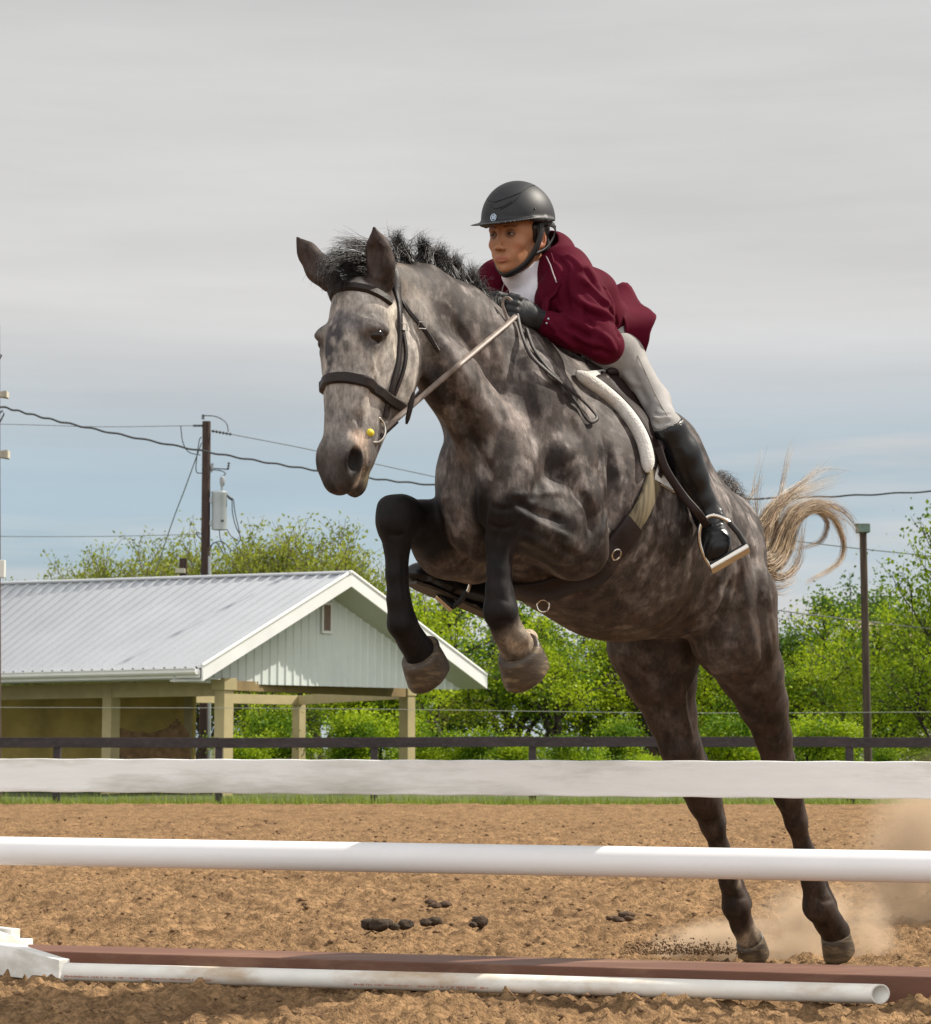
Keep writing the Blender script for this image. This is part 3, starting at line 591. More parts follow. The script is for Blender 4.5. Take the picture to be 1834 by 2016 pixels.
# ------------------------------------------------------------------ houses beyond the trees
def build_houses():
    roofm = material('shingles', (.235, .175, .135), rough=.9, var=.15, vscale=6); wall = material('siding', (.56, .53, .46), rough=.7, var=.06, vscale=4); trim = material('house_trim', (.78, .78, .78), rough=.5); glass = material('window_glass', (.03, .05, .055), rough=.1, spec=.6); brick = material('brick', (.16, .10, .085), rough=.85, var=.25, vscale=8)
    def house(px, py_eave, d, w, l, rise, rot, lb, wm, wins, group='houses behind the trees'):
        c = V(px, py_eave, d); ze = c[2]; c[2] = 0; root = empty('house', c, lb, 'house', group); ca, sa = math.cos(rot), math.sin(rot); ex = np.array([ca, sa, 0]); ey = np.array([-sa, ca, 0])
        m = MB(); P = lambda a, b, z: c+ex*a*w+ey*b*l+UPv*(z); m.v = [tuple(P(*q)) for q in ((-1, -1, 0), (1, -1, 0), (1, 1, 0), (-1, 1, 0), (-1, -1, ze), (1, -1, ze), (1, 1, ze), (-1, 1, ze), (0, -1, ze+rise), (0, 1, ze+rise))]
        m.f = [(0, 1, 5, 8, 4), (2, 3, 7, 9, 6), (1, 2, 6, 5), (3, 0, 4, 7), (0, 3, 2, 1)]; m.build('walls', wm, root)
        for s in (-1, 1):
            m = MB(); o = 1.12; q = [P(s*o, -1.08, ze-rise*(o-1)), P(s*o, 1.08, ze-rise*(o-1)), P(0, 1.08, ze+rise+.03), P(0, -1.08, ze+rise+.03)]; m.box8([*q, *[x+UPv*.15 for x in q]]); m.build('roof', roofm, root)
            m = MB(); q = [P(s*o, -1.09, ze-rise*(o-1)-.12), P(0, -1.09, ze+rise-.03), P(0, -1.10, ze+rise+.16), P(s*o, -1.10, ze-rise*(o-1)+.16)]; m.add(q+[x-ey*.08 for x in q], [(0, 1, 2, 3), (7, 6, 5, 4), (0, 4, 5, 1), (1, 5, 6, 2), (2, 6, 7, 3), (3, 7, 4, 0)]); m.build('barge_board', trim, root)
        for (a, z) in wins:
            m = MB(); cc = P(a, -1, z)-ey*.02; m.box(cc, ex*.42, ey*.03, UPv*.62); fr = m.build('window', trim, root); m = MB(); m.box(cc-ey*.04, ex*.34, ey*.02, UPv*.54); m.build('pane', glass, fr)
    house(1815, 1308, 68, 1.5, 3.2, 1.1, -.9, 'pale house with brown shingle roof showing through the right-hand trees', wall, [(-.5, 1.4), (.4, 1.4)])
    house(1600, 1380, 80, 2.4, 4.0, 1.2, .12, 'grey house hidden low among the trees right of the horse', wall, [(-.75, 2.8), (-.2, 2.8), (.4, 2.8)])
    house(1430, 1375, 72, 3.0, 4., 1.6, -.1, 'brick house glimpsed between the hind legs of the horse', brick, [(-.5, 1.75), (.05, 1.75), (.6, 1.75)])
build_houses()

# ------------------------------------------------------------------ trees
def tree_proto(seed, H, spread, kind, nleaf, leaf, trunk_r):
    """returns (trunk verts/faces, leaf verts/faces) in local space"""
    rg = np.random.default_rng(seed); tb = MB(); tips = []
    def grow(p, d, L, r, lev):
        n = 4; pts = [p]; q = p.copy(); dd = d.copy()
        for i in range(n):
            dd = dd+rg.normal(size=3)*(.13 if lev else .07)+UPv*(.10 if kind == 'willow' else .04)*(lev > 0); dd /= np.linalg.norm(dd); q = q+dd*L/n; pts.append(q.copy())
        if r > .006: tb.tube(pts, list(np.linspace(r, r*.55, n+1)), n=(7 if lev == 0 else 5 if lev < 3 else 3), cap=False)
        if lev >= 2: tips.extend((pts[i], dd, lev) for i in range(1, n+1))
        if lev < 4:
            k = {0: 5, 1: 4, 2: 4, 3: 3}[lev]
            for i in range(k):
                t = rg.uniform(.25, 1) if lev else rg.uniform(.12, 1); j = min(int(t*n), n-1); b = pts[j]+(pts[j+1]-pts[j])*(t*n-j); a = rg.uniform(0, 2*math.pi); ang = rg.uniform(.35, .85)*(spread if lev < 2 else 1)
                u = unit(np.cross(dd, rg.normal(size=3))); nd = unit(dd*math.cos(ang)+u*math.sin(ang)); grow(b, nd, L*rg.uniform(.55, .78), r*.55, lev+1)
    stems = 3 if kind == 'willow' else 1
    for s in range(stems): grow(np.array([rg.normal()*.15*(stems > 1), rg.normal()*.15*(stems > 1), 0.]), unit([rg.normal()*.16*(1+(stems > 1)), rg.normal()*.2, 1.]), H*.42, trunk_r*(.7 if stems > 1 else 1), 0)
    P = np.array([t[0] for t in tips]); zmax = P[:, 2].max(); P[:, 2] *= 1; sc = H/zmax
    tv = np.array(tb.v)*sc; P = P*sc; Dv = np.array([t[1] for t in tips])
    idx = rg.integers(0, len(P), nleaf); sp_ = {'willow': .16, 'maple': .30, 'bush': .22}[kind]
    c = P[idx]+rg.normal(size=(nleaf, 3))*sp_*np.array([1, 1, .8])-Dv[idx]*rg.random((nleaf, 1))*.2
    if kind != 'willow': c[:, 2] = np.maximum(c[:, 2], .1)
    a = unit_rows(rg.normal(size=(nleaf, 3))+(Dv[idx]*1.2 if kind == 'willow' else 0)); b = unit_rows(np.cross(a, rg.normal(size=(nleaf, 3)))); L = leaf*(.6+.8*rg.random((nleaf, 1))); W = L*(.22 if kind == 'willow' else .42)
    v = np.stack([c-a*L*.5, c+b*W, c+a*L*.5, c-b*W], 1).reshape(-1, 3); f = np.arange(4*nleaf).reshape(-1, 4)
    # colour clumps: each bough has its own green
    cl = fbm(c, .9, 2, seed)+.35*rg.random(nleaf)-.17
    return tv, tb.f, v, f, np.repeat(cl, 4)
def unit_rows(a): return a/(np.linalg.norm(a, axis=1)[:, None]+1e-9)
def leaf_mat(name, ca, cb): 
    m = bpy.data.materials.new(name); m = material(name, attr='Col', rough=.55, spec=.25, trans=.45); return m
BARK = material('bark', (.035, .026, .020), rough=.95, var=.4, vscale=6, stretch=(3, 3, .5))
LEAF = material('leaves', attr='Col', rough=.55, spec=.2, trans=.42)
PALE_BARK = material('pale_bark', (.13, .10, .07), rough=.95, var=.4, vscale=6, stretch=(3, 3, .5))
def build_trees():
    protos = {}
    pal = {'willow': ((.15, .19, .018), (.33, .37, .045)), 'maple': ((.085, .17, .008), (.38, .48, .016)), 'dark': ((.04, .09, .015), (.12, .21, .025)), 'bush': ((.09, .18, .008), (.36, .47, .016)), 'near': ((.08, .15, .006), (.26, .36, .012))}
    def proto(key, kind, seed, H, spread, nl, leaf, tr, pk):
        tv, tf, lv, lf, cl = tree_proto(seed, H, spread, kind, nl, leaf, tr); a, b = np.array(pal[pk][0]), np.array(pal[pk][1]); t = sstep(.30, .68, cl)[:, None]; protos[key] = (tv, tf, lv, lf, a*(1-t)+b*t, H)
    for i in range(4): proto('w%d' % i, 'willow', 11+i, 7., 1.0, 17000, .12, .12, 'willow')
    for i in range(4): proto('m%d' % i, 'maple', 31+i, 6.5, 1.25, 9500, .11, .16, 'maple')
    for i in range(2): proto('d%d' % i, 'maple', 51+i, 7.5, .9, 16000, .13, .15, 'dark')
    for i in range(3): proto('b%d' % i, 'bush', 61+i, 2.6, 1.5, 8000, .085, .05, 'bush')
    proto('n0', 'maple', 71, 6.4, 1.05, 8500, .085, .09, 'near'); proto('n1', 'maple', 75, 5., 1.3, 9000, .085, .08, 'near')
    cache = {}; 
    def place(key, px, d, top_py, lb, name='tree', cat='tree', grp=None, wide=1.):
        tv, tf, lv, lf, lc, H = protos[key]; p = V(px, 1475, d); p[2] = -.1; sc = (V(px, top_py, d)[2]+.1)/H
        root = empty(name, p, lb, cat, grp); root.scale = (sc*wide, sc*wide, sc); root.rotation_euler = (0, 0, rng.uniform(0, 6.28))
        if key not in cache:
            t = mesh_obj('trunk', tv, tf, PALE_BARK if key[0] == 'w' else BARK, None, True); c = mesh_obj('crown', lv, lf, LEAF, None, False, lc); cache[key] = (t, c)
        else:
            t, c = (o.copy() for o in cache[key]); scene.collection.objects.link(t); scene.collection.objects.link(c)
        t.parent = root; c.parent = root
    G1 = 'pale green willows behind the shed'
    for i, (px, d, ty, lb) in enumerate(((120, 66, 1078, 'leftmost low willow above the shed roof'), (215, 62, 1050, 'willow over the middle of the shed roof, left of the short post'), (300, 64, 1042, 'willow just left of the utility pole'), (372, 60, 1056, 'thin willow directly behind the utility pole'),
        (468, 60, 1050, 'low willow right of the transformer'), (545, 58, 1003, 'tall feathery willow above the shed ridge'), (640, 57, 1000, 'tallest feathery willow, over the peak of the shed gable'), (730, 56, 1035, 'willow beside the horse foreleg, right of the gable peak'), (20, 72, 1130, 'low tree line at the far left edge above the roof'))):
        place('w%d' % (i % 4), px, d, ty, lb, 'willow_tree', 'tree', G1)
    G2 = 'bright green spring trees behind the arena'
    for i, (px, d, ty, lb) in enumerate(((520, 50, 1290, 'leafy tree seen between the shed posts'), (690, 49, 1230, 'leafy tree behind the right half of the open shed'), (830, 52, 1130, 'green tree left of the folded foreleg, beyond the gable tip'), (905, 50, 1165, 'green tree just right of the shed roof tip'),
        (1000, 54, 1150, 'green tree behind the front hooves'), (1110, 51, 1200, 'green tree below the horse belly'), (1215, 55, 1190, 'tree with dark stems below the girth'), (1330, 53, 1210, 'green tree between belly and far hind leg'), (1425, 55, 1215, 'green tree seen between the two hind legs'),
        (1560, 60, 1195, 'rounded green tree just right of the rump'), (1610, 52, 1270, 'bright green tree under the horse tail'), (1665, 56, 1190, 'tree partly hiding the pale house'), (1760, 50, 1190, 'green tree behind the right light pole'), (1850, 52, 1150, 'green tree at the right edge behind the near one'),
        (1960, 50, 1120, 'tree just beyond the right edge'))):
        place('m%d' % (i % 4), px, d, ty, lb, 'leafy_tree', 'tree', G2, 1.1)
    for i, (px, d, ty, lb) in enumerate(((1660, 74, 1125, 'dark green tree rising behind the light pole'), (1700, 70, 1150, 'dark evergreen-toned tree just right of the pole top'), (1545, 70, 1200, 'dark tree touching the rump outline'), (1250, 66, 1230, 'dark tree deep behind the belly'), (800, 62, 1110, 'dark tree behind the left front knee'), (1000, 66, 1180, 'dark tree behind the right front hoof'))):
        place('d%d' % (i % 2), px, d, ty, lb, 'dark_tree', 'tree', 'darker trees deep in the wood')
    place('n0', 1905, 37, 925, 'near tree with open sprays of leaves at the right edge', 'near_tree', 'tree', None, .85)
    place('n1', 1845, 35.5, 1240, 'low spreading tree under the tall one at the right edge', 'near_tree', 'tree', None, 1.25)
    for i, (px, d, ty, lb) in enumerate(((490, 42.5, 1445, 'bush behind the near shed post'), (560, 47, 1405, 'bush between the shed posts'), (680, 44, 1415, 'bush right of the middle shed post'), (760, 45, 1395, 'bush left of the far shed post'), (850, 43, 1440, 'bush just right of the last shed post'), (940, 42, 1435, 'bush under the left front hoof'),
        (1030, 44, 1445, 'bush under the right front hoof'), (1120, 41, 1445, 'low bush below the belly'), (1200, 44, 1415, 'bush left of the far hind leg'), (1290, 42, 1485, 'low bright bush at the far hind leg'), (1420, 43, 1405, 'bush between the hind legs behind the fence'), (1500, 44, 1415, 'bush hidden by the near hind leg'),
        (1600, 41, 1410, 'bright yellow-green bush right of the hock'), (1650, 44, 1445, 'bush left of the right light pole'), (1750, 42, 1465, 'bush right of the right light pole'), (1830, 41, 1455, 'bush in the right corner behind the fence'))):
        place('b%d' % (i % 3), px, d, ty, lb, 'bush', 'bush', 'bushes behind the far fence', 1.2)
build_trees()

# ------------------------------------------------------------------ dust and flying dirt
def build_dust():
    def vol(name, c, r, dens, seed, col=(.90, .72, .53), scale=5., thr=(.42, .75)):
        me = bmesh.new(); bmesh.ops.create_icosphere(me, subdivisions=3, radius=1); q = np.array([v.co[:] for v in me.verts])*np.array(r); ff = np.array([tuple(x.index for x in p.verts) for p in me.faces]); me.free()
        m = bpy.data.materials.new(name); m.use_nodes = True; nt = m.node_tree; N = nt.nodes; Lk = nt.links; N.remove(N['Principled BSDF'])
        pv = N.new('ShaderNodeVolumePrincipled'); pv.inputs['Color'].default_value = (*col, 1); pv.inputs['Anisotropy'].default_value = .2
        tc = N.new('ShaderNodeTexCoord'); nz = N.new('ShaderNodeTexNoise'); nz.inputs['Scale'].default_value = scale; nz.inputs['Detail'].default_value = 5; mp = N.new('ShaderNodeMapping'); mp.inputs['Location'].default_value = (seed*3.1, seed, 0); Lk.new(tc.outputs['Object'], mp.inputs[0]); Lk.new(mp.outputs[0], nz.inputs['Vector'])
        mr = N.new('ShaderNodeMapRange'); mr.inputs[1].default_value = thr[0]; mr.inputs[2].default_value = thr[1]; mr.inputs[3].default_value = 0; mr.inputs[4].default_value = dens; Lk.new(nz.outputs['Fac'], mr.inputs[0])
        dv = N.new('ShaderNodeVectorMath'); dv.operation = 'DIVIDE'; dv.inputs[1].default_value = r; Lk.new(tc.outputs['Object'], dv.inputs[0]); ln = N.new('ShaderNodeVectorMath'); ln.operation = 'LENGTH'; Lk.new(dv.outputs[0], ln.inputs[0])
        fo = N.new('ShaderNodeMapRange'); fo.inputs[1].default_value = 1.; fo.inputs[2].default_value = .2; fo.inputs[3].default_value = 0; fo.inputs[4].default_value = 1; fo.interpolation_type = 'SMOOTHSTEP'; Lk.new(ln.outputs['Value'], fo.inputs[0])
        mu = N.new('ShaderNodeMath'); mu.operation = 'MULTIPLY'; Lk.new(mr.outputs[0], mu.inputs[0]); Lk.new(fo.outputs[0], mu.inputs[1]); Lk.new(mu.outputs[0], pv.inputs['Density']); Lk.new(pv.outputs[0], N['Material Output'].inputs['Volume'])
        o = mesh_obj('dust_cloud', q, ff, m, None, True); o.location = c; return o
    p = lambda x, y, d: V(x, y, d)
    tag(vol('dust_low', p(1440, 1868, 7.75), (.36, .22, .13), 55, 1, scale=8), 'low puff of dust round the far hind hoof', 'dust', kind='stuff')
    tag(vol('dust_mid', p(1620, 1850, 7.9), (.34, .30, .26), 24, 2, scale=6), 'thin dust drifting round the near hind hoof', 'dust', kind='stuff')
    tag(vol('dust_tall', p(1850, 1730, 9.3), (.44, .40, .60), 13, 3, scale=3.5, thr=(.38, .62)), 'tall bank of tan dust at the right edge', 'dust', kind='stuff')
    n = 1800; rg = np.random.default_rng(5); t = rg.random(n); x = 1245+t*190+rg.normal(size=n)*14; y = 1885-np.abs(rg.normal(size=n))*(16-6*t)-6; dd = 7.45+rg.normal(size=n)*.10
    C_ = np.array([V(a, b, c) for a, b, c in zip(x, y, dd)]); C_[:, 2] = np.maximum(C_[:, 2], .004); r = .0012+.0048*rg.random(n)**4
    base = np.array([(1, 0, 0), (0, 1, 0), (-1, 0, 0), (0, -1, 0), (0, 0, 1), (0, 0, -1)], float); P = base[None]*(.6+.7*rg.random((n, 6, 1)))*r[:, None, None]+C_[:, None]
    T3 = np.array([(0, 1, 4), (1, 2, 4), (2, 3, 4), (3, 0, 4), (1, 0, 5), (2, 1, 5), (3, 2, 5), (0, 3, 5)]); f = (T3[None]+6*np.arange(n)[:, None, None]).reshape(-1, 3)
    tag(mesh_obj('dirt_spray', P.reshape(-1, 3), f, material('flying_dirt', (.15, .09, .045), rough=.95)), 'spray of dirt crumbs thrown up by the hind hooves', 'dirt', kind='stuff')
build_dust()
# ================================================================== HORSE
HF = np.array([-.617, -.787, 0]); HL = np.array([.787, -.617, 0]); UP = np.array([0, 0, 1.])
HP0 = V(960, 930, 6.2)
def Q(px, py, lat=0.):
    r = ray(px, py); return CAM+r*((lat+(HP0-CAM)@HL)/(r@HL))
def m_(p, rpx): return rpx*D(p)/4200
HO = Q(668, 655, 0); HD = Q(643, 915, 0)-Q(672, 560, 0); HD /= np.linalg.norm(HD)
HFh = np.cross(HL, HD); HFh *= np.sign(HFh@HF)
def T(u, f, d): return HO+u*HL+f*HFh+d*HD
HAX = [HL, HFh, HD]

def chainpx(F, nodes, k=.03, **kw):
    """nodes: (px, py, lat, radius in photo px)"""
    P = [Q(*n[:3]) for n in nodes]; F.chain(P, [m_(p, n[3]) for p, n in zip(P, nodes)], k=k, **kw)
def ellpx(F, px, py, lat, rx, ry, rz, ang=0., k=.04, mode='add'):
    """ry metres along the body, rz up, rx sideways; ang tilts in the median plane"""
    c = Q(px, py, lat); a = HF*math.cos(ang)+UP*math.sin(ang); b = np.cross(HL, a)
    F.ell(c, (rx, ry, rz), [HL, a, b], k=k, mode=mode)

FORE_L = [(985, 1070, .150, 29), (981, 1125, .150, 22), (981, 1160, .150, 24), (985, 1203, .150, 33), (1000, 1243, .150, 30), (1018, 1275, .150, 36)]
FORE_R = [(782, 1075, -.150, 26), (781, 1130, -.150, 21), (784, 1180, -.150, 22), (792, 1228, -.150, 29), (812, 1262, -.150, 28), (828, 1285, -.150, 33)]
def horse_field(h):
    F = Field((-.95, 5.25, -.03), (2.0, 8.3, 2.35), h)
    # trunk
    tr = [(1030, 950, 0, 172, .98), (1120, 985, 0, 215, .86), (1215, 1035, 0, 214, .84), (1305, 1080, 0, 170, .92), (1375, 1110, 0, 132, 1.0)]
    for a, b in zip(tr[:-1], tr[1:]):
        A = Q(*a[:3]); B = Q(*b[:3]); F.cone(A, B, m_(A, a[3]), m_(B, b[3]), k=.06, u=HL, fa=a[4], fb=b[4])
    ellpx(F, 1185, 1120, 0, .20, .36, .17, .25, k=.10)           # belly
    ellpx(F, 1100, 800, 0, .07, .28, .16, .3, k=.10)             # withers
    ellpx(F, 1396, 1052, 0, .15, .21, .15, -.2, k=.10)           # croup
    for a, b in zip(*(lambda z: (z[:-1], z[1:]))([(1110, 760, 0, 66, .75), (1195, 826, 0, 96, .9), (1285, 905, 0, 94, 1.), (1360, 1000, 0, 70, 1.1)])):
        A = Q(*a[:3]); B = Q(*b[:3]); F.cone(A, B, m_(A, a[3]), m_(B, b[3]), k=.06, u=HL, fa=a[4], fb=b[4])
    ellpx(F, 950, 960, 0, .13, .13, .22, 0, k=.08)               # breast
    # neck
    nk = [(1060, 850, 0, 165, .80), (985, 765, 0, 150, .62), (905, 672, 0, 112, .56), (835, 612, 0, 88, .56), (775, 580, 0, 66, .70)]
    for a, b in zip(nk[:-1], nk[1:]):
        A = Q(*a[:3]); B = Q(*b[:3]); F.cone(A, B, m_(A, a[3]), m_(B, b[3]), k=.05, u=HL, fa=a[4], fb=b[4])
    for s in (-1, 1):
        # neck muscle ridge and jugular groove
        F.chain([Q(815, 640, s*.05), Q(880, 740, s*.07), Q(960, 850, s*.10)], [.05, .07, .10], k=.07)
        F.chain([Q(838, 640, s*.115), Q(915, 770, s*.165), Q(960, 870, s*.20)], [.008, .010, .010], k=.035, mode='sub') if False else None
        # shoulder blade, point of shoulder, arm
        ellpx(F, 1085, 880, s*.150, .085, .15, .27, -.35, k=.07)
        F.ell(Q(1000, 965, s*(.165 if s > 0 else .215)), (.075, .10, .15), [HL, HF, UP], k=.09)
        ellpx(F, 1100, 1010, s*.165, .085, .16, .14, .5, k=.05)
        # hip, buttock
        ellpx(F, 1392, 1115, s*.105, .135, .22, .19, -.5, k=.08)
        ellpx(F, 1428, 1185, s*.120, .100, .165, .22, -1.2, k=.07)
    # fore legs
    chainpx(F, [(1130, 1070, .175, 74), (1085, 1030, .175, 64), (1040, 1010, .165, 52), (1000, 1003, .155, 39), (988, 1022, .150, 36), (985, 1070, .150, 29)], k=.03)
    F.chain([Q(1105, 900, .215), Q(1140, 985, .225), Q(1158, 1060, .215), Q(1160, 1100, .20)], [.055, .062, .048, .026], k=.035)
    F.chain([Q(1205, 905, .29), Q(1222, 990, .305), Q(1215, 1065, .28)], [.012, .018, .012], k=.05, mode='sub')
    chainpx(F, [(1060, 975, .20, 28), (1120, 980, .21, 34), (1165, 1040, .22, 30)], k=.02)
    chainpx(F, [(1040, 1045, .20, 22), (1110, 1075, .22, 34), (1160, 1100, .215, 26)], k=.02)
    chainpx(F, [(930, 1085, -.175, 66), (885, 1065, -.175, 72), (835, 1035, -.165, 47), (790, 1014, -.155, 37), (780, 1030, -.150, 34), (782, 1075, -.150, 26)], k=.03)
    for leg, sx, s in ((FORE_L, 1, 1), (FORE_R, 1, -1)):
        chainpx(F, leg, k=.012)
    for (x, y, l) in ((988, 1003, .15), (778, 1016, -.15)):          # knee bones
        c = Q(x, y, l); F.ell(c, (.047, .043, .055), [HL, HF, UP], k=.02)
        F.cone(Q(x-14, y-18, l-.02), Q(x-10, y+28, l-.02), .03, .028, k=.02)
        F.cone(Q(x+14, y-18, l+.02), Q(x+12, y+28, l+.02), .028, .026, k=.02)
    # flexor tendons behind the cannons
    chainpx(F, [(1000, 1060, .15, 14), (994, 1120, .15, 14), (996, 1160, .15, 15), (1002, 1200, .15, 20)], k=.01)
    chainpx(F, [(796, 1065, -.15, 12), (792, 1130, -.15, 12), (796, 1180, -.15, 13), (804, 1225, -.15, 18)], k=.01)
    F.ell(Q(1040, 1257, .15), (.03, .03, .028), k=.015); F.ell(Q(1028, 1258, .19), .022, k=.015)
    F.ell(Q(846, 1270, -.15), (.03, .028, .028), k=.015)
    # hind legs
    chainpx(F, [(1440, 1180, .16, 92), (1447, 1255, .17, 84), (1478, 1320, .165, 64), (1503, 1385, .155, 48), (1523, 1450, .145, 35), (1534, 1505, .14, 31), (1552, 1565, .14, 27), (1568, 1620, .14, 20), (1583, 1670, .14, 17), (1600, 1735, .14, 20), (1612, 1785, .14, 29), (1632, 1815, .14, 26), (1645, 1835, .14, 30)], k=.022)
    chainpx(F, [(1500, 1390, .16, 22), (1530, 1450, .15, 17), (1545, 1490, .14, 19), (1562, 1560, .14, 18), (1580, 1620, .14, 13)], k=.015)
    chainpx(F, [(1596, 1670, .14, 10), (1616, 1740, .14, 14), (1632, 1782, .14, 18)], k=.012)
    chainpx(F, [(1290, 1190, -.15, 104), (1290, 1270, -.165, 92), (1302, 1335, -.16, 70), (1322, 1405, -.15, 49), (1340, 1470, -.14, 40), (1362, 1530, -.14, 36), (1388, 1580, -.14, 31), (1404, 1625, -.14, 23), (1418, 1670, -.14, 18), (1437, 1735, -.14, 19), (1450, 1785, -.14, 26), (1462, 1822, -.14, 21), (1476, 1848, -.14, 26)], k=.022)
    chainpx(F, [(1352, 1440, -.15, 22), (1376, 1500, -.14, 18), (1400, 1560, -.14, 20), (1418, 1620, -.14, 14)], k=.015)
    chainpx(F, [(1431, 1670, -.14, 9), (1452, 1740, -.14, 13), (1466, 1780, -.14, 17)], k=.012)
    chainpx(F, [(1400, 1225, -.06, 60), (1330, 1225, -.08, 60)], k=.06)
    # flank fold
    chainpx(F, [(1400, 1110, .20, 22), (1410, 1170, .205, 16), (1405, 1215, .17, 14)], k=.05)
    # head
    F.ell(T(0, -.105, -.06), (.088, .100, .12), HAX, k=.03)
    F.cone(T(0, -.070, -.10), T(0, -.062, .02), .070, .064, u=HL, fa=1.0, fb=1.18, k=.03)
    F.cone(T(0, -.062, .0), T(0, -.058, .30), .062, .052, u=HL, fa=1.2, fb=.95, k=.03)
    F.cone(T(0, -.03, .0), T(0, -.024, .30), .032, .022, u=HL, fa=1.5, fb=1.5, k=.03)
    for s in (-1, 1):
        F.ell(T(s*.050, -.170, .045), (.042, .105, .135), HAX, k=.03)
        F.ell(T(s*.045, -.215, .02), (.04, .06, .09), HAX, k=.03)
        F.cone(T(s*.040, -.195, .10), T(s*.022, -.118, .33), .036, .026, k=.03); F.cone(T(s*.030, -.12, .06), T(s*.022, -.085, .33), .050, .036, k=.03)
        F.ell(T(s*.080, -.048, -.012), (.030, .042, .030), HAX, k=.02)              # brow
        F.cone(T(s*.088, -.045, .035), T(s*.055, -.045, .20), .014, .008, k=.03)     # facial crest
        F.ell(T(s*.108, -.046, .008), (.020, .024, .015), HAX, k=.006, mode='sub')   # socket
        F.cone(T(s*.094, -.018, -.008), T(s*.102, -.075, -.012), .010, .011, k=.012)
        F.ell(T(s*.075, -.105, -.055), (.02, .03, .03), HAX, k=.03, mode='sub') if False else None
        F.ell(T(s*.040, -.035, .335), (.026, .034, .052), HAX, k=.02)               # nostril wing
    F.ell(T(0, -.060, .345), (.056, .060, .075), HAX, k=.03)
    F.ell(T(0, -.046, .395), (.043, .044, .042), HAX, k=.02)
    F.ell(T(0, -.112, .385), (.034, .034, .045), HAX, k=.015)
    F.cone(T(0, -.125, .25), T(0, -.112, .36), .036, .03, k=.02)
    for s in (-1, 1):
        F.ell(T(s*.064, -.036, .350), (.026, .020, .038), HAX, k=.008, mode='sub')
        F.cone(T(s*.056, -.090, .325), T(s*.034, -.084, .42), .003, .004, k=.006, mode='sub')
    # ears
    b, t = Q(757, 552, .065), Q(736, 444, .075)
    F.chain([b, Q(750, 520, .07), Q(745, 488, .075), t], [m_(b, 24), m_(b, 28), m_(b, 24), m_(b, 3)], k=.02, u=HF, fa=.8)
    off = HF*.030+HL*.006
    F.chain([Q(752, 535, .07)+off, Q(747, 500, .075)+off, Q(739, 462, .075)+off*.7], [m_(b, 13), m_(b, 17), m_(b, 5)], k=.008, mode='sub')
    F.chain([Q(650, 552, -.065), Q(628, 528, -.085), Q(606, 497, -.11), Q(582, 464, -.13)], [m_(b, 24), m_(b, 27), m_(b, 20), m_(b, 3)], k=.02, u=HF, fa=.8)
    F.chain([Q(634, 538, -.07)+HF*.03, Q(607, 503, -.10)+HF*.03, Q(590, 476, -.12)+HF*.02], [m_(b, 13), m_(b, 14), m_(b, 4)], k=.008, mode='sub')
    return F

def near(p, c, r0, r1): return 1-sstep(r0, r1, np.linalg.norm(p-c, axis=1))
def seg_near(p, a, b, r0, r1):
    d = b-a; t = np.clip(((p-a)@d)/(d@d), 0, 1); q = p-a-t[:, None]*d; return 1-sstep(r0, r1, np.linalg.norm(q, axis=1))
def lat_of(p): return (p-HP0)@HL
def mixc(c, col, w): return c*(1-w[:, None])+np.array(col)*w[:, None]

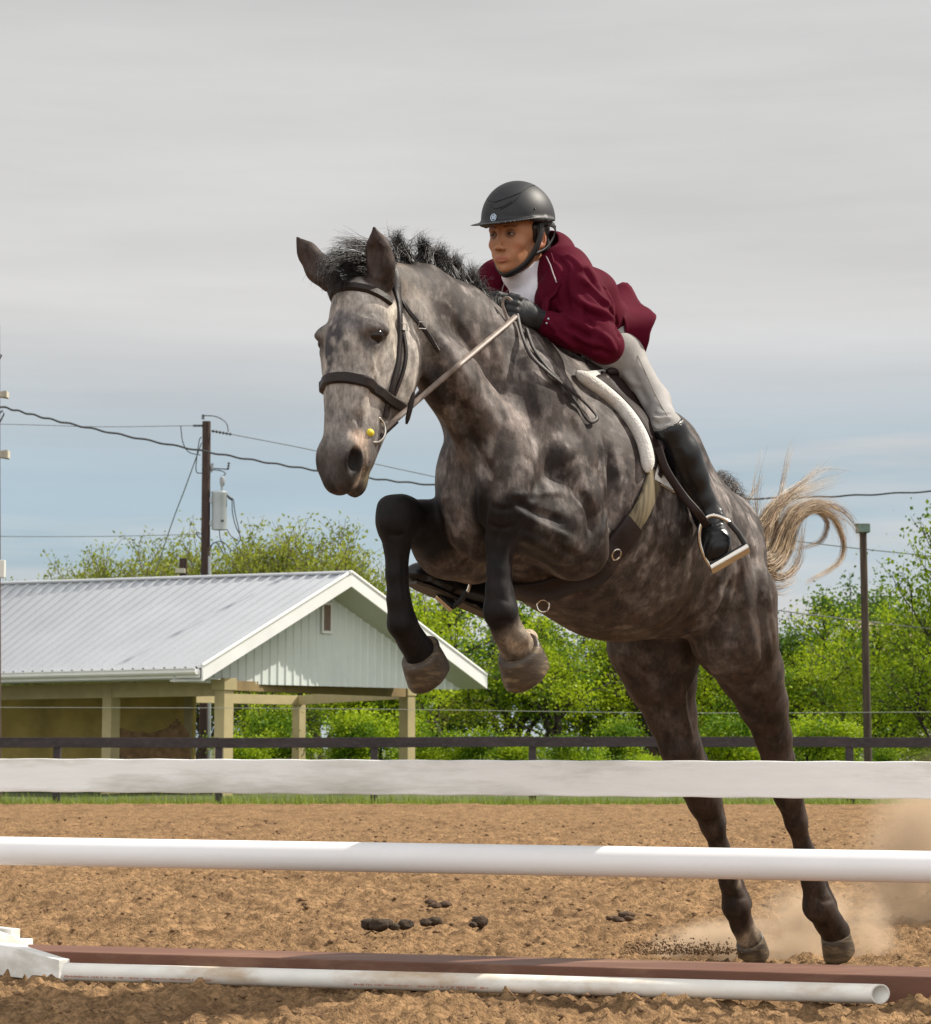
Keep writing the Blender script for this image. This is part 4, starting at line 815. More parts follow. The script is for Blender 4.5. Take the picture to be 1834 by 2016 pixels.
def coat(v):
    n1 = fbm(v, 11, 5, 3); n2 = fbm(v, 30, 4, 9); n3 = fbm(v*np.array([1, 1, .45]), 60, 3, 5)
    base = np.array([.033, .0235, .0195]); c = np.ones((len(v), 3))*base
    dap = sstep(.50, .62, n2)*.6+sstep(.46, .60, n1)*.5
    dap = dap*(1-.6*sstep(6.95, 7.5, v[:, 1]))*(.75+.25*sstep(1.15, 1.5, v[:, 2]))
    c = mixc(c, (.175, .150, .138), np.clip(dap, 0, 1)**1.3*.9)
    c = mixc(c, (.026, .019, .017), sstep(.52, .30, n1)*.6)
    # body z / regions
    hd = (v-HO)@HD; hf = (v-HO)@HFh; hu = (v-HO)@HL
    head = sstep(-.30, -.22, hf)*near(v, T(0, -.10, .10), .33, .40)
    # groove shade painted into the neck coat, and a sunlit patch beside the shoulder
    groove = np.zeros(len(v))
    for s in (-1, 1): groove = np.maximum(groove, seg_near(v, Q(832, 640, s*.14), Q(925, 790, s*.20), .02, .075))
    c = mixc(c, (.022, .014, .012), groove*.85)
    c = mixc(c, (.22, .18, .16), seg_near(v, Q(960, 700, .12), Q(1010, 830, .2), .03, .13)*.45*n2*1.6)
    # belly sides browner
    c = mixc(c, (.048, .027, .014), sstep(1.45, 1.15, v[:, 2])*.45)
    c = mixc(c, (.13, .11, .105), near(v, Q(905, 940, -.05), .10, .26)*.45*np.clip(n2*1.6, 0, 1))
    # fore legs dark
    leg = np.zeros(len(v))
    def dark(pts, r0, r1, st=1.):
        nonlocal leg
        for a, b in zip(pts[:-1], pts[1:]): leg = np.maximum(leg, seg_near(v, Q(*a), Q(*b), r0, r1)*st)
    dark([(1110, 1050, .18), (990, 1010, .15)], .07, .15, .62)
    dark([(990, 1010, .15), (982, 1130, .15), (985, 1205, .15)], .085, .13)
    dark([(860, 1040, -.17), (776, 1018, -.15), (782, 1130, -.15), (792, 1230, -.15), (828, 1280, -.15)], .085, .12)
    dark([(1000, 1240, .15), (1015, 1270, .15)], .03, .06, .35)
    c = mixc(c, (.0065, .0045, .0045), leg)
    leg[:] = 0
    dark([(1300, 1250, -.15), (1320, 1400, -.15), (1360, 1530, -.14), (1420, 1670, -.14), (1450, 1790, -.14)], .16, .20, .55)
    dark([(1475, 1320, .17), (1510, 1420, .16), (1550, 1560, .14), (1585, 1670, .14), (1612, 1790, .14)], .11, .17, .62)
    c = mixc(c, (.021, .0115, .0075), leg)
    # pale pasterns
    for (x, y, l, r) in ((1012, 1250, .15, .09), (1040, 1262, .16, .07), (845, 1290, -.15, .03), (1655, 1845, .14, .06), (1470, 1835, -.14, .07), (1448, 1740, -.12, .03)):
        c = mixc(c, (.42, .33, .24), near(v, Q(x, y, l), r*.4, r)*np.clip(.3+n2, 0, 1)*.85)
    # sun highlight on the haunch put into the coat colour, inner thigh
    c = mixc(c, (.20, .165, .14), seg_near(v, Q(1470, 1130, .2), Q(1530, 1330, .2), .03, .10)*.45)
    c = mixc(c, (.55, .42, .32), seg_near(v, Q(1425, 1150, .24), Q(1400, 1205, .18), .006, .022)*.8)
    # HEAD: pale grey face
    hc = np.ones((len(v), 3))*np.array([.29, .262, .235]); hc = hc*(1+.5*(n2[:, None]-.5))
    hc = mixc(hc, (.17, .15, .135), sstep(.5, .68, n3)*.5)
    star = near(v, T(-.005, 0, .015), .02, .085)*sstep(.40, .56, fbm(v, 30, 3, 17)); hc = mixc(hc, (.035, .032, .038), star*.95)
    star2 = seg_near(v, T(-.02, 0, .0), T(-.035, 0, .10), .015, .05)*sstep(.38, .55, fbm(v, 26, 3, 12)); hc = mixc(hc, (.04, .036, .042), star2*.95)
    star3 = seg_near(v, T(-.01, 0, -.05), T(.05, -.01, -.02), .01, .035)*sstep(.40, .55, fbm(v, 30, 3, 2)); hc = mixc(hc, (.10, .09, .10), star3*.8)
    for s in (-1, 1):
        hc = mixc(hc, (.018, .014, .013), near(v, T(s*.098, -.046, .004), .028, .060)*(.97))
        hc = mixc(hc, (.10, .085, .08), near(v, T(s*.085, -.05, -.01), .035, .08)*.6)
        hc = mixc(hc, (.62, .55, .45), seg_near(v, T(s*.09, -.12, -.08), T(s*.10, -.13, .02), .01, .05)*.45)
        hc = mixc(hc, (.14, .105, .075), near(v, T(s*.06, -.15, .17), .02, .06)*.5)
    bridge = np.exp(-(hu/.03)**2)*sstep(.10, .2, hd)*sstep(.40, .28, hd)
    hc = mixc(hc, (.105, .095, .098), sstep(.13, .30, hd)*.75*np.clip(n1*1.4, 0, 1))
    hc = mixc(hc, (.024, .017, .015), sstep(.25, .36, hd)*.88)
    hc = mixc(hc, (.50, .36, .27), near(v, T(.055, -.050, .288), .012, .040)*.85)
    hc = mixc(hc, (.26, .20, .155), seg_near(v, T(.052, -.072, .30), T(.042, -.074, .40), .008, .028)*.75)
    hc = mixc(hc, (.28, .24, .15), near(v, T(.02, -.125, .37), .02, .05)*.6)
    for s in (-1, 1): hc = mixc(hc, (.010, .007, .006), near(v, T(s*.056, -.038, .350), .030, .040)*.97)
    hc = mixc(hc, (.09, .07, .055), sstep(-.06, -.17, hd)*sstep(-.05, -.12, hf)*.8)
    c = c*(1-head[:, None])+hc*head[:, None]
    for a, b in (((757, 552, .065), (736, 444, .075)), ((650, 552, -.065), (582, 464, -.13))):
        c = mixc(c, (.026, .015, .012), seg_near(v, Q(*a), Q(*b), .055, .068)*.95)
    c = mixc(c, (.38, .35, .34), seg_near(v, T(-.045, -.03, -.115), T(.05, -.035, -.115), .01, .035)*.7)
    c = c*(1+.35*(n3[:, None]-.5))
    return np.clip(c, .004, .9)

def horse_mat():
    m = material('horse_coat', attr='Col', rough=.62, var=.30, vscale=110, bump=.15, bscale=320, spec=.22, stretch=(1, 1, .5), detail=8, var2=.42, v2scale=19)
    return m
def strands(name, guides, mat, parent, n, rad, spread, segs=9, wob=.01, taper=.12, sides=3, length=(.75, 1.)):
    """guides: list of (points, weight, spread_start, spread_end)"""
    W = np.array([g[1] for g in guides], float); W /= W.sum(); vs = []; fs = []; b = 0
    for i in range(n):
        g = guides[rng.choice(len(guides), p=W)]; L = rng.uniform(*length)
        P = spline(g[0], segs+1) if L > .999 else spline(g[0], 24)[:max(4, int(24*L))][np.linspace(0, max(4, int(24*L))-1, segs+1).astype(int)]
        t = np.linspace(0, 1, segs+1)[:, None]; o0 = rng.normal(size=3)*g[2]; o1 = rng.normal(size=3)*g[3]
        P = P+o0*(1-t)+o1*t**1.2+np.sin(t*rng.uniform(3, 9)+rng.uniform(0, 6))*rng.normal(size=3)*wob*t
        T_ = np.gradient(P, axis=0); T_ /= np.linalg.norm(T_, axis=1)[:, None]+1e-9
        u = np.cross(T_, rng.normal(size=3)); u /= np.linalg.norm(u, axis=1)[:, None]+1e-9; w = np.cross(T_, u)
        r = rad*rng.uniform(.6, 1.3)*(1-(1-taper)*t)
        for k in range(sides):
            a = 2*math.pi*k/sides; vs.append(P+r*(math.cos(a)*u+math.sin(a)*w))
        S = segs+1
        for k in range(sides):
            k2 = (k+1) % sides; q = np.arange(segs); fs.append(np.stack([b+k*S+q, b+k2*S+q, b+k2*S+q+1, b+k*S+q+1], 1))
        b += sides*S
    return mesh_obj(name, np.vstack(vs), np.vstack(fs), mat, parent, True)

HORSE_H = .007
HSTROKES = [
 ([(838, 690), (870, 745), (905, 810), (935, 880), (955, 950)], .035, -.016),       # jugular groove
 ([(850, 640), (900, 720), (950, 800), (985, 860)], .04, .012), ([(880, 620), (935, 700), (985, 770), (1015, 830)], .035, -.010),
 ([(965, 640), (985, 720), (1000, 800), (1005, 870)], .03, .009), ([(1000, 660), (1030, 740), (1045, 820), (1050, 880)], .035, -.008),
 ([(955, 900), (960, 950), (950, 1010), (950, 1060)], .03, -.014),                   # crease between the breast muscles
 ([(1040, 890), (1060, 950), (1040, 985)], .03, -.010), ([(1120, 790), (1150, 860), (1175, 940)], .04, .010), ([(1195, 860), (1205, 960), (1200, 1050)], .03, -.014),
 ([(1180, 840), (1190, 930), (1192, 1010), (1180, 1080)], .022, .008), ([(1130, 960), (1160, 1000), (1165, 1060)], .022, -.010),
 ([(1020, 1035), (1070, 1060), (1120, 1090), (1150, 1105)], .02, -.008), ([(1010, 985), (1060, 1010), (1120, 1030)], .018, -.009), ([(1000, 975), (1060, 972), (1110, 968)], .014, .005), ([(1020, 1008), (1070, 1035), (1130, 1062)], .016, .007),
 ([(900, 1000), (915, 1060), (920, 1110)], .025, -.008), ([(845, 880), (870, 950), (880, 990)], .03, .008),
 ([(1420, 1150), (1405, 1200), (1370, 1235), (1310, 1256)], .022, .012), ([(1440, 1140), (1425, 1190), (1400, 1225)], .025, -.010),
 ([(1470, 1040), (1490, 1130), (1500, 1230), (1515, 1330)], .028, -.010), ([(1450, 1060), (1465, 1140), (1475, 1230), (1492, 1320)], .028, .008), ([(1500, 1080), (1515, 1180), (1528, 1280)], .02, .006),
 ([(1490, 1360), (1515, 1430), (1530, 1480)], .016, -.006), ([(1300, 1320), (1320, 1400), (1345, 1470)], .022, -.007), ([(1345, 1330), (1350, 1400), (1365, 1460)], .016, .006),
 ([(985, 1040), (975, 1070), (975, 1100)], .010, -.004), ([(1006, 1080), (1003, 1130), (1003, 1170)], .008, -.004), ([(960, 990), (985, 1003), (1015, 1000)], .012, -.005), ([(960, 1030), (985, 1040), (1012, 1035)], .012, -.005),
 ([(760, 1050), (780, 1055), (800, 1050)], .012, -.005), ([(796, 1080), (794, 1130), (797, 1180)], .008, -.003), ([(965, 1185), (985, 1180), (1005, 1185)], .010, -.003), ([(975, 1228), (992, 1222), (1012, 1228)], .010, -.004),
 ([(770, 620), (790, 660), (785, 720), (770, 760)], .02, -.005), ([(720, 680), (735, 720), (745, 760)], .012, .004), ([(700, 620), (720, 628), (745, 632), (762, 645)], .010, .005), ([(718, 668), (740, 676), (758, 668)], .008, -.003),
 ([(1603, 1765), (1622, 1775), (1642, 1770)], .012, -.004), ([(1440, 1765), (1455, 1770), (1470, 1765)], .012, -.004),
 ([(690, 770), (700, 810), (712, 850)], .012, -.004), ([(655, 800), (650, 850), (655, 880)], .014, -.004), ([(712, 870), (718, 900), (712, 940)], .008, -.004)]
for _i in range(7): HSTROKES.append(([(1235+_i*24, 900+_i*14), (1225+_i*24, 1000+_i*12), (1200+_i*26, 1100+_i*8)], .018, -.0028))
def build_horse():
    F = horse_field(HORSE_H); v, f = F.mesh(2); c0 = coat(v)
    v = sculpt(v, f, HSTROKES)
    root = empty('horse', (1.0, 7.4, 0), 'dapple grey horse jumping over the white rails, forelegs tucked up', 'horse')
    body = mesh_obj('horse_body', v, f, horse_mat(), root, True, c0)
    # hooves
    hm = material('hoof_horn', (.052, .036, .022), rough=.5, var=.3, vscale=18, bump=.12, bscale=60, stretch=(1, 1, 4), stain=(.24, .17, .09), stain_amt=.7, stain_scale=14)
    def hoof(px, py, lat, ax, r0, r1, ln, flat_n=None):
        c = Q(px, py, lat); ax = np.array(ax, float); ax /= np.linalg.norm(ax); u = HL-ax*(HL@ax); u /= np.linalg.norm(u); w = np.cross(ax, u)
        if w@HF < 0: w = -w
        vs = []; fs = []; n = 28; rings = [(0, .88), (.06, .97), (.18, .99), (.5, 1.03), (.8, 1.05), (.93, 1.02), (1., .92)]
        for t, s in rings:
            for k in range(n):
                a = 2*math.pi*k/n; ca, sa = math.cos(a), math.sin(a)
                rr = r0*s; fw = 1.12 if ca > 0 else .90
                vs.append(c+ax*ln*t+u*sa*rr+w*ca*rr*fw+w*(ln*.28*t)*(1 if ca > 0 else .55)-ax*(ln*.22*(1-t) if ca < 0 else 0)*(-ca))
        for i in range(len(rings)-1):
            for k in range(n): a = i*n+k; b = i*n+(k+1) % n; fs.append((a, b, b+n, a+n))
        vs.append(c-ax*.0); fs += [(len(vs)-1, (k+1) % n, k) for k in range(n)]
        b0 = (len(rings)-1)*n; vs.append(c+ax*ln*.86+w*ln*.2); fs += [(len(vs)-1, b0+k, b0+(k+1) % n) for k in range(n)]
        o = mesh_obj('hoof', vs, fs, hm, root, True); return o
    # fore hooves fold back: axis points down and away
    back = -HF
    hoof(1022, 1278, .150, Q(1062, 1352, .150)-Q(1022, 1278, .150), .066, 0, .084)
    hoof(828, 1284, -.150, Q(868, 1346, -.150)-Q(828, 1284, -.150), .063, 0, .082)
    hoof(1645, 1836, .140, Q(1668, 1900, .140)-Q(1645, 1836, .140), .052, 0, .085)
    hoof(1477, 1850, -.140, Q(1500, 1900, -.140)-Q(1477, 1850, -.140), .052, 0, .075)
    # eyes
    em = material('horse_eye', (.012, .007, .005), rough=.12, spec=.35)
    for s in (-1, 1):
        me = bmesh.new(); bmesh.ops.create_uvsphere(me, u_segments=24, v_segments=16, radius=.025); vv = [np.array(q.co)*np.array([1, 1, .9])+T(s*.0865, -.048, .006) for q in me.verts]
        ff = [tuple(x.index for x in p.verts) for p in me.faces]; me.free(); mesh_obj('eye', vv, ff, em, root, True)
    return root, body, v, f
horse, horse_body, HV, HFc = build_horse()
HB = bvh_of(HV, HFc)

# ------------------------------------------------------------------ hair of the horse
def build_hair():
    dark = material('mane_hair', (.018, .014, .013), rough=.42, var=.5, vscale=30, spec=.5)
    blond = bpy.data.materials.new('tail_hair'); blond = material('tail_hair', attr='Col', rough=.40, spec=.5, var=.3, vscale=25)
    gd = []
    crest = [(770, 522), (800, 508), (840, 515), (875, 540), (905, 560), (940, 590), (975, 618), (1010, 645)]
    tips = [(735, 505), (785, 462), (838, 468), (876, 480), (908, 502), (936, 520), (940, 548), (936, 585)]
    for i, ((x, y), (tx, ty)) in enumerate(zip(crest, tips)):
        for j in range(6):
            fx = x+rng.normal()*15; fy = y+abs(rng.normal())*3+4; b = Q(fx, fy, rng.uniform(-.02, .02))
            a = Q((x*.55+tx*.45)-4+rng.normal()*4, (y*.45+ty*.55)-2, .0); e = Q(tx+rng.normal()*10, ty+rng.normal()*9, rng.normal()*.03)
            gd.append(([b, a*.7+b*.3, a, (a+e)/2+np.array([-.004, 0, .010]), e+np.array([.018, 0, -.004])], (.25 if i == 0 else 1), .0085, .009))
    # hair lying over the crest to the right side and a low fringe of roots
    for i, (x, y) in enumerate(crest[:-1]):
        b = Q(x, y+6, .01); gd.append(([b, Q(x-8, y-22, 0), Q(x-28, y-26, -.04), Q(x-45, y-2, -.08)], .8, .012, .02))
        gd.append(([b, Q(x+4, y-20, .01), Q(x+18, y-32, .01), Q(x+32, y-34, .0)], .7, .012, .016))
    strands('mane', gd, dark, horse, 2700, .0011, 0, segs=8, wob=.006, length=(.55, 1.))
    # forelock
    gd = []
    for (a, b, c, d) in (((750, 520), (720, 505), (690, 520), (665, 560)), ((745, 515), (705, 500), (670, 512), (640, 545)), ((745, 525), (725, 520), (705, 545), (690, 592)),
                         ((755, 500), (725, 478), (700, 478), (676, 492)), ((740, 525), (710, 525), (680, 545), (668, 570)), ((735, 530), (715, 535), (705, 560), (700, 600)), ((750, 505), (715, 495), (680, 500), (655, 515)),
                         ((730, 520), (700, 515), (670, 530), (650, 556)), ((748, 530), (728, 540), (716, 560), (708, 582))):
        P = []
        for (q, off) in ((a, .0), (b, .015), (c, .03), (d, .012)):
            P.append(Q(q[0]+off*300*.0, q[1], 0)+HF*off)
        # seat the points on the forehead: push forward along the head
        P = [p-UP*.012 for p in P]; P[2] = P[2]+HF*.03; P[3] = P[3]+HF*.035
        gd.append((P, 1, .014, .013))
    strands('forelock', gd, dark, horse, 900, .0011, 0, segs=8, wob=.006, length=(.6, 1.))
    # tail: looping guides, pale outside with brown locks
    L0 = -.02
    def tp(pts, lat=0., dl=0.):
        n = len(pts); return [Q(x, y, lat+dl*i/(n-1)) for i, (x, y) in enumerate(pts)]
    loops = [
     ([(1484, 1090), (1500, 1125), (1540, 1100), (1560, 1040), (1600, 1005), (1640, 1020), (1662, 1070), (1650, 1110), (1600, 1140), (1578, 1150)], 2.2),
     ([(1484, 1085), (1500, 1118), (1535, 1090), (1555, 1030), (1590, 998), (1625, 1002), (1655, 1030), (1662, 1075)], 1.6),
     ([(1480, 1070), (1494, 1100), (1520, 1085), (1540, 1040), (1565, 1005), (1600, 992), (1650, 1000), (1680, 1040)], 1.4),
     ([(1480, 1070), (1492, 1095), (1512, 1060), (1520, 1010), (1545, 985), (1590, 965), (1640, 945), (1670, 935)], 1.0),
     ([(1480, 1075), (1496, 1108), (1525, 1070), (1530, 1015), (1550, 985), (1580, 965), (1605, 948)], 1.1),
     ([(1480, 1075), (1496, 1108), (1535, 1080), (1548, 1030), (1575, 1000), (1610, 1005), (1630, 1030), (1618, 1065), (1585, 1078), (1550, 1088)], 1.7),
     ([(1482, 1080), (1500, 1115), (1530, 1100), (1545, 1050), (1550, 1020), (1560, 1000), (1585, 990)], 2.4),
     ([(1480, 1060), (1490, 1080), (1498, 1050), (1510, 1010), (1530, 990), (1560, 985)], 2.2),
     ([(1482, 1070), (1496, 1095), (1505, 1060), (1508, 1020), (1520, 1000)], 1.3),
     ([(1484, 1100), (1505, 1122), (1535, 1112), (1555, 1075), (1562, 1040), (1572, 1010), (1590, 996)], 2.6),
     ([(1478, 1050), (1486, 1020), (1492, 990), (1490, 950), (1495, 900)], .14), ([(1478, 1050), (1490, 1010), (1488, 960), (1500, 900), (1505, 870)], .06),
     ([(1500, 1040), (1530, 1000), (1545, 930), (1555, 890), (1575, 850)], .18), ([(1500, 1040), (1540, 985), (1590, 945), (1640, 900)], .22),
     ([(1470, 1020), (1470, 990), (1490, 960), (1505, 930)], .12), ([(1500, 1050), (1535, 990), (1575, 955), (1620, 925), (1690, 930)], .16),
     ([(1500, 1120), (1530, 1135), (1560, 1120), (1575, 1080), (1582, 1020), (1580, 1000)], .35), ([(1505, 1130), (1540, 1140), (1565, 1125), (1580, 1090), (1583, 1040)], .35),
     ([(1500, 1140), (1530, 1155), (1560, 1145), (1570, 1125)], .15), ([(1505, 1135), (1515, 1160), (1545, 1165), (1565, 1150)], .15),
     ([(1630, 1010), (1665, 1030), (1690, 1060), (1685, 1095), (1660, 1120)], .06),
     ([(1600, 995), (1640, 995), (1672, 1015), (1690, 1045), (1692, 1070)], .18)]
    gd = [(tp(p, L0, rng.uniform(-.06, .06)), w, .012, .016 if w > .5 else .010) for p, w in loops]
    gd[0] = (gd[0][0], 1.8, .008, .006); gd[5] = (gd[5][0], 1.0, .006, .005); gd[6] = (gd[6][0], 2.4, .014, .008)
    t = strands('tail', gd, blond, horse, 2300, .0009, 0, segs=22, wob=.005, length=(.7, 1.))
    me = t.data; n = len(me.vertices); per = 3*23; k = np.arange(n)//per; tt = (np.arange(n) % 23)/22
    h = np.random.default_rng(3).random(k.max()+1)[k]; g2 = np.random.default_rng(4).random(k.max()+1)[k]
    A = np.array([.60, .45, .28]); B = np.array([.20, .11, .055]); C = np.array([.030, .018, .012])
    c = np.where((h < .55)[:, None], A, B)*(.7+.5*g2[:, None]); c = np.where((h > .84)[:, None], C, c)
    c4 = np.ones((n, 4), np.float32); c4[:, :3] = c; at = me.color_attributes.new('Col', 'FLOAT_COLOR', 'POINT'); at.data.foreach_set('color', c4.ravel())
    # short dark tuft on the dock
    gd = []
    for (x, y) in ((1415, 945), (1430, 955), (1442, 968), (1452, 985), (1460, 1005), (1470, 1025), (1478, 1045)):
        b = Q(x-2, y+8, 0); gd.append(([b, Q(x+5, y-8, 0), Q(x+14, y-8, 0), Q(x+24, y+4, 0)], 1, .016, .012))
    strands('dock_tuft', gd, material('dock_hair', (.075, .058, .048), rough=.5, var=.4, vscale=30), horse, 700, .0011, 0, segs=6, wob=.004, length=(.5, 1.))
build_hair()
# ================================================================== RIDER
def unit(a): a = np.array(a, float); return a/np.linalg.norm(a)
RF = unit([-.55, -.83, -.13]); RL = unit(np.cross(RF, [0.06, 0, 1]))
if RL[0] < 0: RL = -RL
RU = unit(np.cross(RL, RF)); RU = RU if RU[2] > 0 else -RU
HC = V(1017, 465, D(Q(1040, 470, 0))); RAX = [RL, RF, RU]
def E(l, f, u): return HC+RL*l+RF*f+RU*u            # head frame, eyes at u=0

TOR = [(1200, 685, 0, 62, 1.2), (1172, 650, 0, 66, 1.2), (1125, 612, 0, 76, 1.3), (1083, 570, 0, 66, 1.6)]
SH_L, EL_L, WR_L = (1128, 565, .15), (1192, 680, .27), (1072, 634, .115)
SH_R, EL_R, WR_R = (985, 558, -.165), (925, 655, -.30), (962, 622, -.13)
def bound(pts, m=.1):
    P = np.array([Q(*p[:3]) for p in pts]); return P.min(0)-m, P.max(0)+m

def hand(F, w, kn, up, inw, g=0.):
    """closed fist round the rein: w wrist, kn centre of the knuckle row, up towards the thumb, inw towards the palm"""
    f = unit(kn-w); up = unit(up-f*(up@f)); inw = unit(inw-f*(inw@f)-up*(inw@up))
    F.cone(w, w+(kn-w)*.45, .026+g, .030+g, k=.012)
    F.ell(w+(kn-w)*.62, (.017+g, .044+g, .038+g), [inw, f, up], k=.012)
    for i, (ln, off) in enumerate(((.043, .030), (.047, .010), (.044, -.010), (.036, -.029))):
        r = (.0100, .0102, .0098, .0088)[i]+g
        a = kn+up*off+f*(.004-abs(i-1)*.003); b = a+f*ln*.42+inw*.014+up*.001; c = b+inw*ln*.60-f*.010; d = c-f*ln*.62+inw*.002
        F.chain([a, b, c, d], [r*1.08, r, r*.95, r*.85], k=.005)
    b = w+(kn-w)*.35+up*.028+inw*.012; F.chain([b, b+f*.034+inw*.012+up*.010, b+f*.060+inw*.020+up*.004, b+f*.072+inw*.034-up*.004], [.015+g, .012+g, .0105+g, .009+g], k=.007)

KN_L = Q(1018, 606, .085); KN_R = Q(968, 602, -.04)
def rider_body():
    lo, hi = bound([(920, 340, 0), (1100, 340, 0), EL_L, EL_R, WR_L, WR_R, SH_L, SH_R, (1240, 690, 0), (1015, 600, .06), (960, 610, -.04)], .11)
    F = Field(lo, hi, .0032)
    for a, b in zip(TOR[:-1], TOR[1:]):
        A, B = Q(*a[:3]), Q(*b[:3]); F.cone(A, B, m_(A, a[3])*.78, m_(B, b[3])*.78, u=HL, fa=a[4], fb=b[4], k=.03)
    for sh, el, wr, kn, s in ((SH_L, EL_L, WR_L, KN_L, 1), (SH_R, EL_R, WR_R, KN_R, -1)):
        S, Ee, W = Q(*sh), Q(*el), Q(*wr); F.chain([Q(1100, 556, s*.06), S, Ee, W], [.06, .048, .036, .025], k=.02)
        hand(F, W, kn, UP-HF*.2, -HL*s, -.002)
    F.cone(Q(1092, 548, 0), E(0, -.035, -.07), .062, .056, k=.03); F.cone(E(0, -.035, -.075), E(0, -.02, -.03), .056, .056, k=.02)
    # skull and face
    F.ell(E(0, -.022, .040), (.076, .096, .085), RAX, k=.02)
    F.ell(E(0, .028, -.025), (.055, .061, .083), RAX, k=.02)
    F.ell(E(0, .020, .015), (.068, .068, .055), RAX, k=.02)
    F.ell(E(0, .040, -.080), (.028, .037, .032), RAX, k=.028)            # lower jaw
    F.ell(E(0, .069, -.101), (.0105, .013, .012), RAX, k=.014)           # chin
    for s in (-1, 1):
        F.cone(E(s*.052, -.012, -.048), E(s*.017, .054, -.092), .015, .013, k=.025)   # jaw line
        F.ell(E(s*.038, .058, -.028), (.020, .019, .016), RAX, k=.022)                # cheekbone
        F.ell(E(s*.025, .066, -.060), (.016, .015, .018), RAX, k=.02)
        F.ell(E(s*.030, .088, .002), (.0155, .012, .0095), RAX, k=.010, mode='sub')   # eye hollow
        F.cone(E(s*.012, .082, .020), E(s*.046, .070, .018), .0062, .005, k=.012)     # brow ridge
        F.ell(E(s*.0115, .096, -.043), (.0070, .009, .007), RAX, k=.006)              # nostril wing
        F.ell(E(s*.007, .104, -.0515), (.004, .005, .003), RAX, k=.003, mode='sub')
        c = E(s*.076, -.018, -.012); F.ell(c, (.010, .018, .031), [unit(RL*s+RF*.3), RF, RU], k=.006); F.ell(c+RL*s*.008+RF*.003, (.005, .010, .018), RAX, k=.004, mode='sub'); F.ell(E(s*.072, -.008, -.036), .008, k=.008)
    F.cone(E(0, .084, .006), E(0, .105, -.037), .0055, .0072, k=.012)     # nose
    F.ell(E(0, .107, -.040), (.0078, .0085, .0070), RAX, k=.006)
    F.cone(E(-.018, .0830, -.0720), E(.018, .0830, -.0720), .0046, .0046, k=.012)
    F.ell(E(0, .0885, -.0700), (.0165, .0055, .0042), RAX, k=.007)         # upper lip
    F.ell(E(0, .0865, -.0795), (.0150, .0060, .0048), RAX, k=.007)         # lower lip
    F.cone(E(-.024, .092, -.0748), E(.024, .092, -.0748), .0012, .0012, k=.004, mode='sub')
    F.ell(E(0, .092, -.092), (.016, .006, .004), RAX, k=.010, mode='sub')
    return F.mesh(1)
def skin_col(v):
    q = v-HC; l, f, u = q@RL, q@RF, q@RU; c = np.ones((len(v), 3))*np.array([.40, .185, .095])
    c *= (1+.16*(fbm(v, 60, 3, 1)[:, None]-.5))
    for s in (-1, 1):
        c = mixc(c, (.42, .15, .085), near(v, E(s*.042, .068, -.038), .006, .028)*.45)
        c = mixc(c, (.10, .045, .028), near(v, E(s*.030, .084, .002), .012, .021)*.55)
        c = mixc(c, (.025, .013, .009), seg_near(v, E(s*.014, .090, .0205), E(s*.032, .086, .025), .0012, .0042)*.8)
        c = mixc(c, (.025, .013, .009), seg_near(v, E(s*.032, .086, .025), E(s*.048, .074, .019), .001, .0036)*.75)
        c = mixc(c, (.05, .02, .012), near(v, E(s*.008, .104, -.0515), .002, .006)*.8)
        c = mixc(c, (.50, .17, .10), near(v, E(s*.078, -.018, -.012), .02, .035)*.5)
    lip = np.maximum(seg_near(v, E(-.017, .090, -.0705), E(.017, .090, -.0705), .004, .0085), seg_near(v, E(-.015, .090, -.081), E(.015, .090, -.081), .004, .009))
    c = mixc(c, (.36, .11, .08), lip*.7); c = mixc(c, (.06, .015, .012), seg_near(v, E(-.023, .094, -.0748), E(.023, .094, -.0748), .0008, .0030)*.9)
    return c
def cloth_mat(name, base, **kw): return material(name, base, rough=.72, var=.18, vscale=14, bump=.18, bscale=500, sheen=.12, **kw)

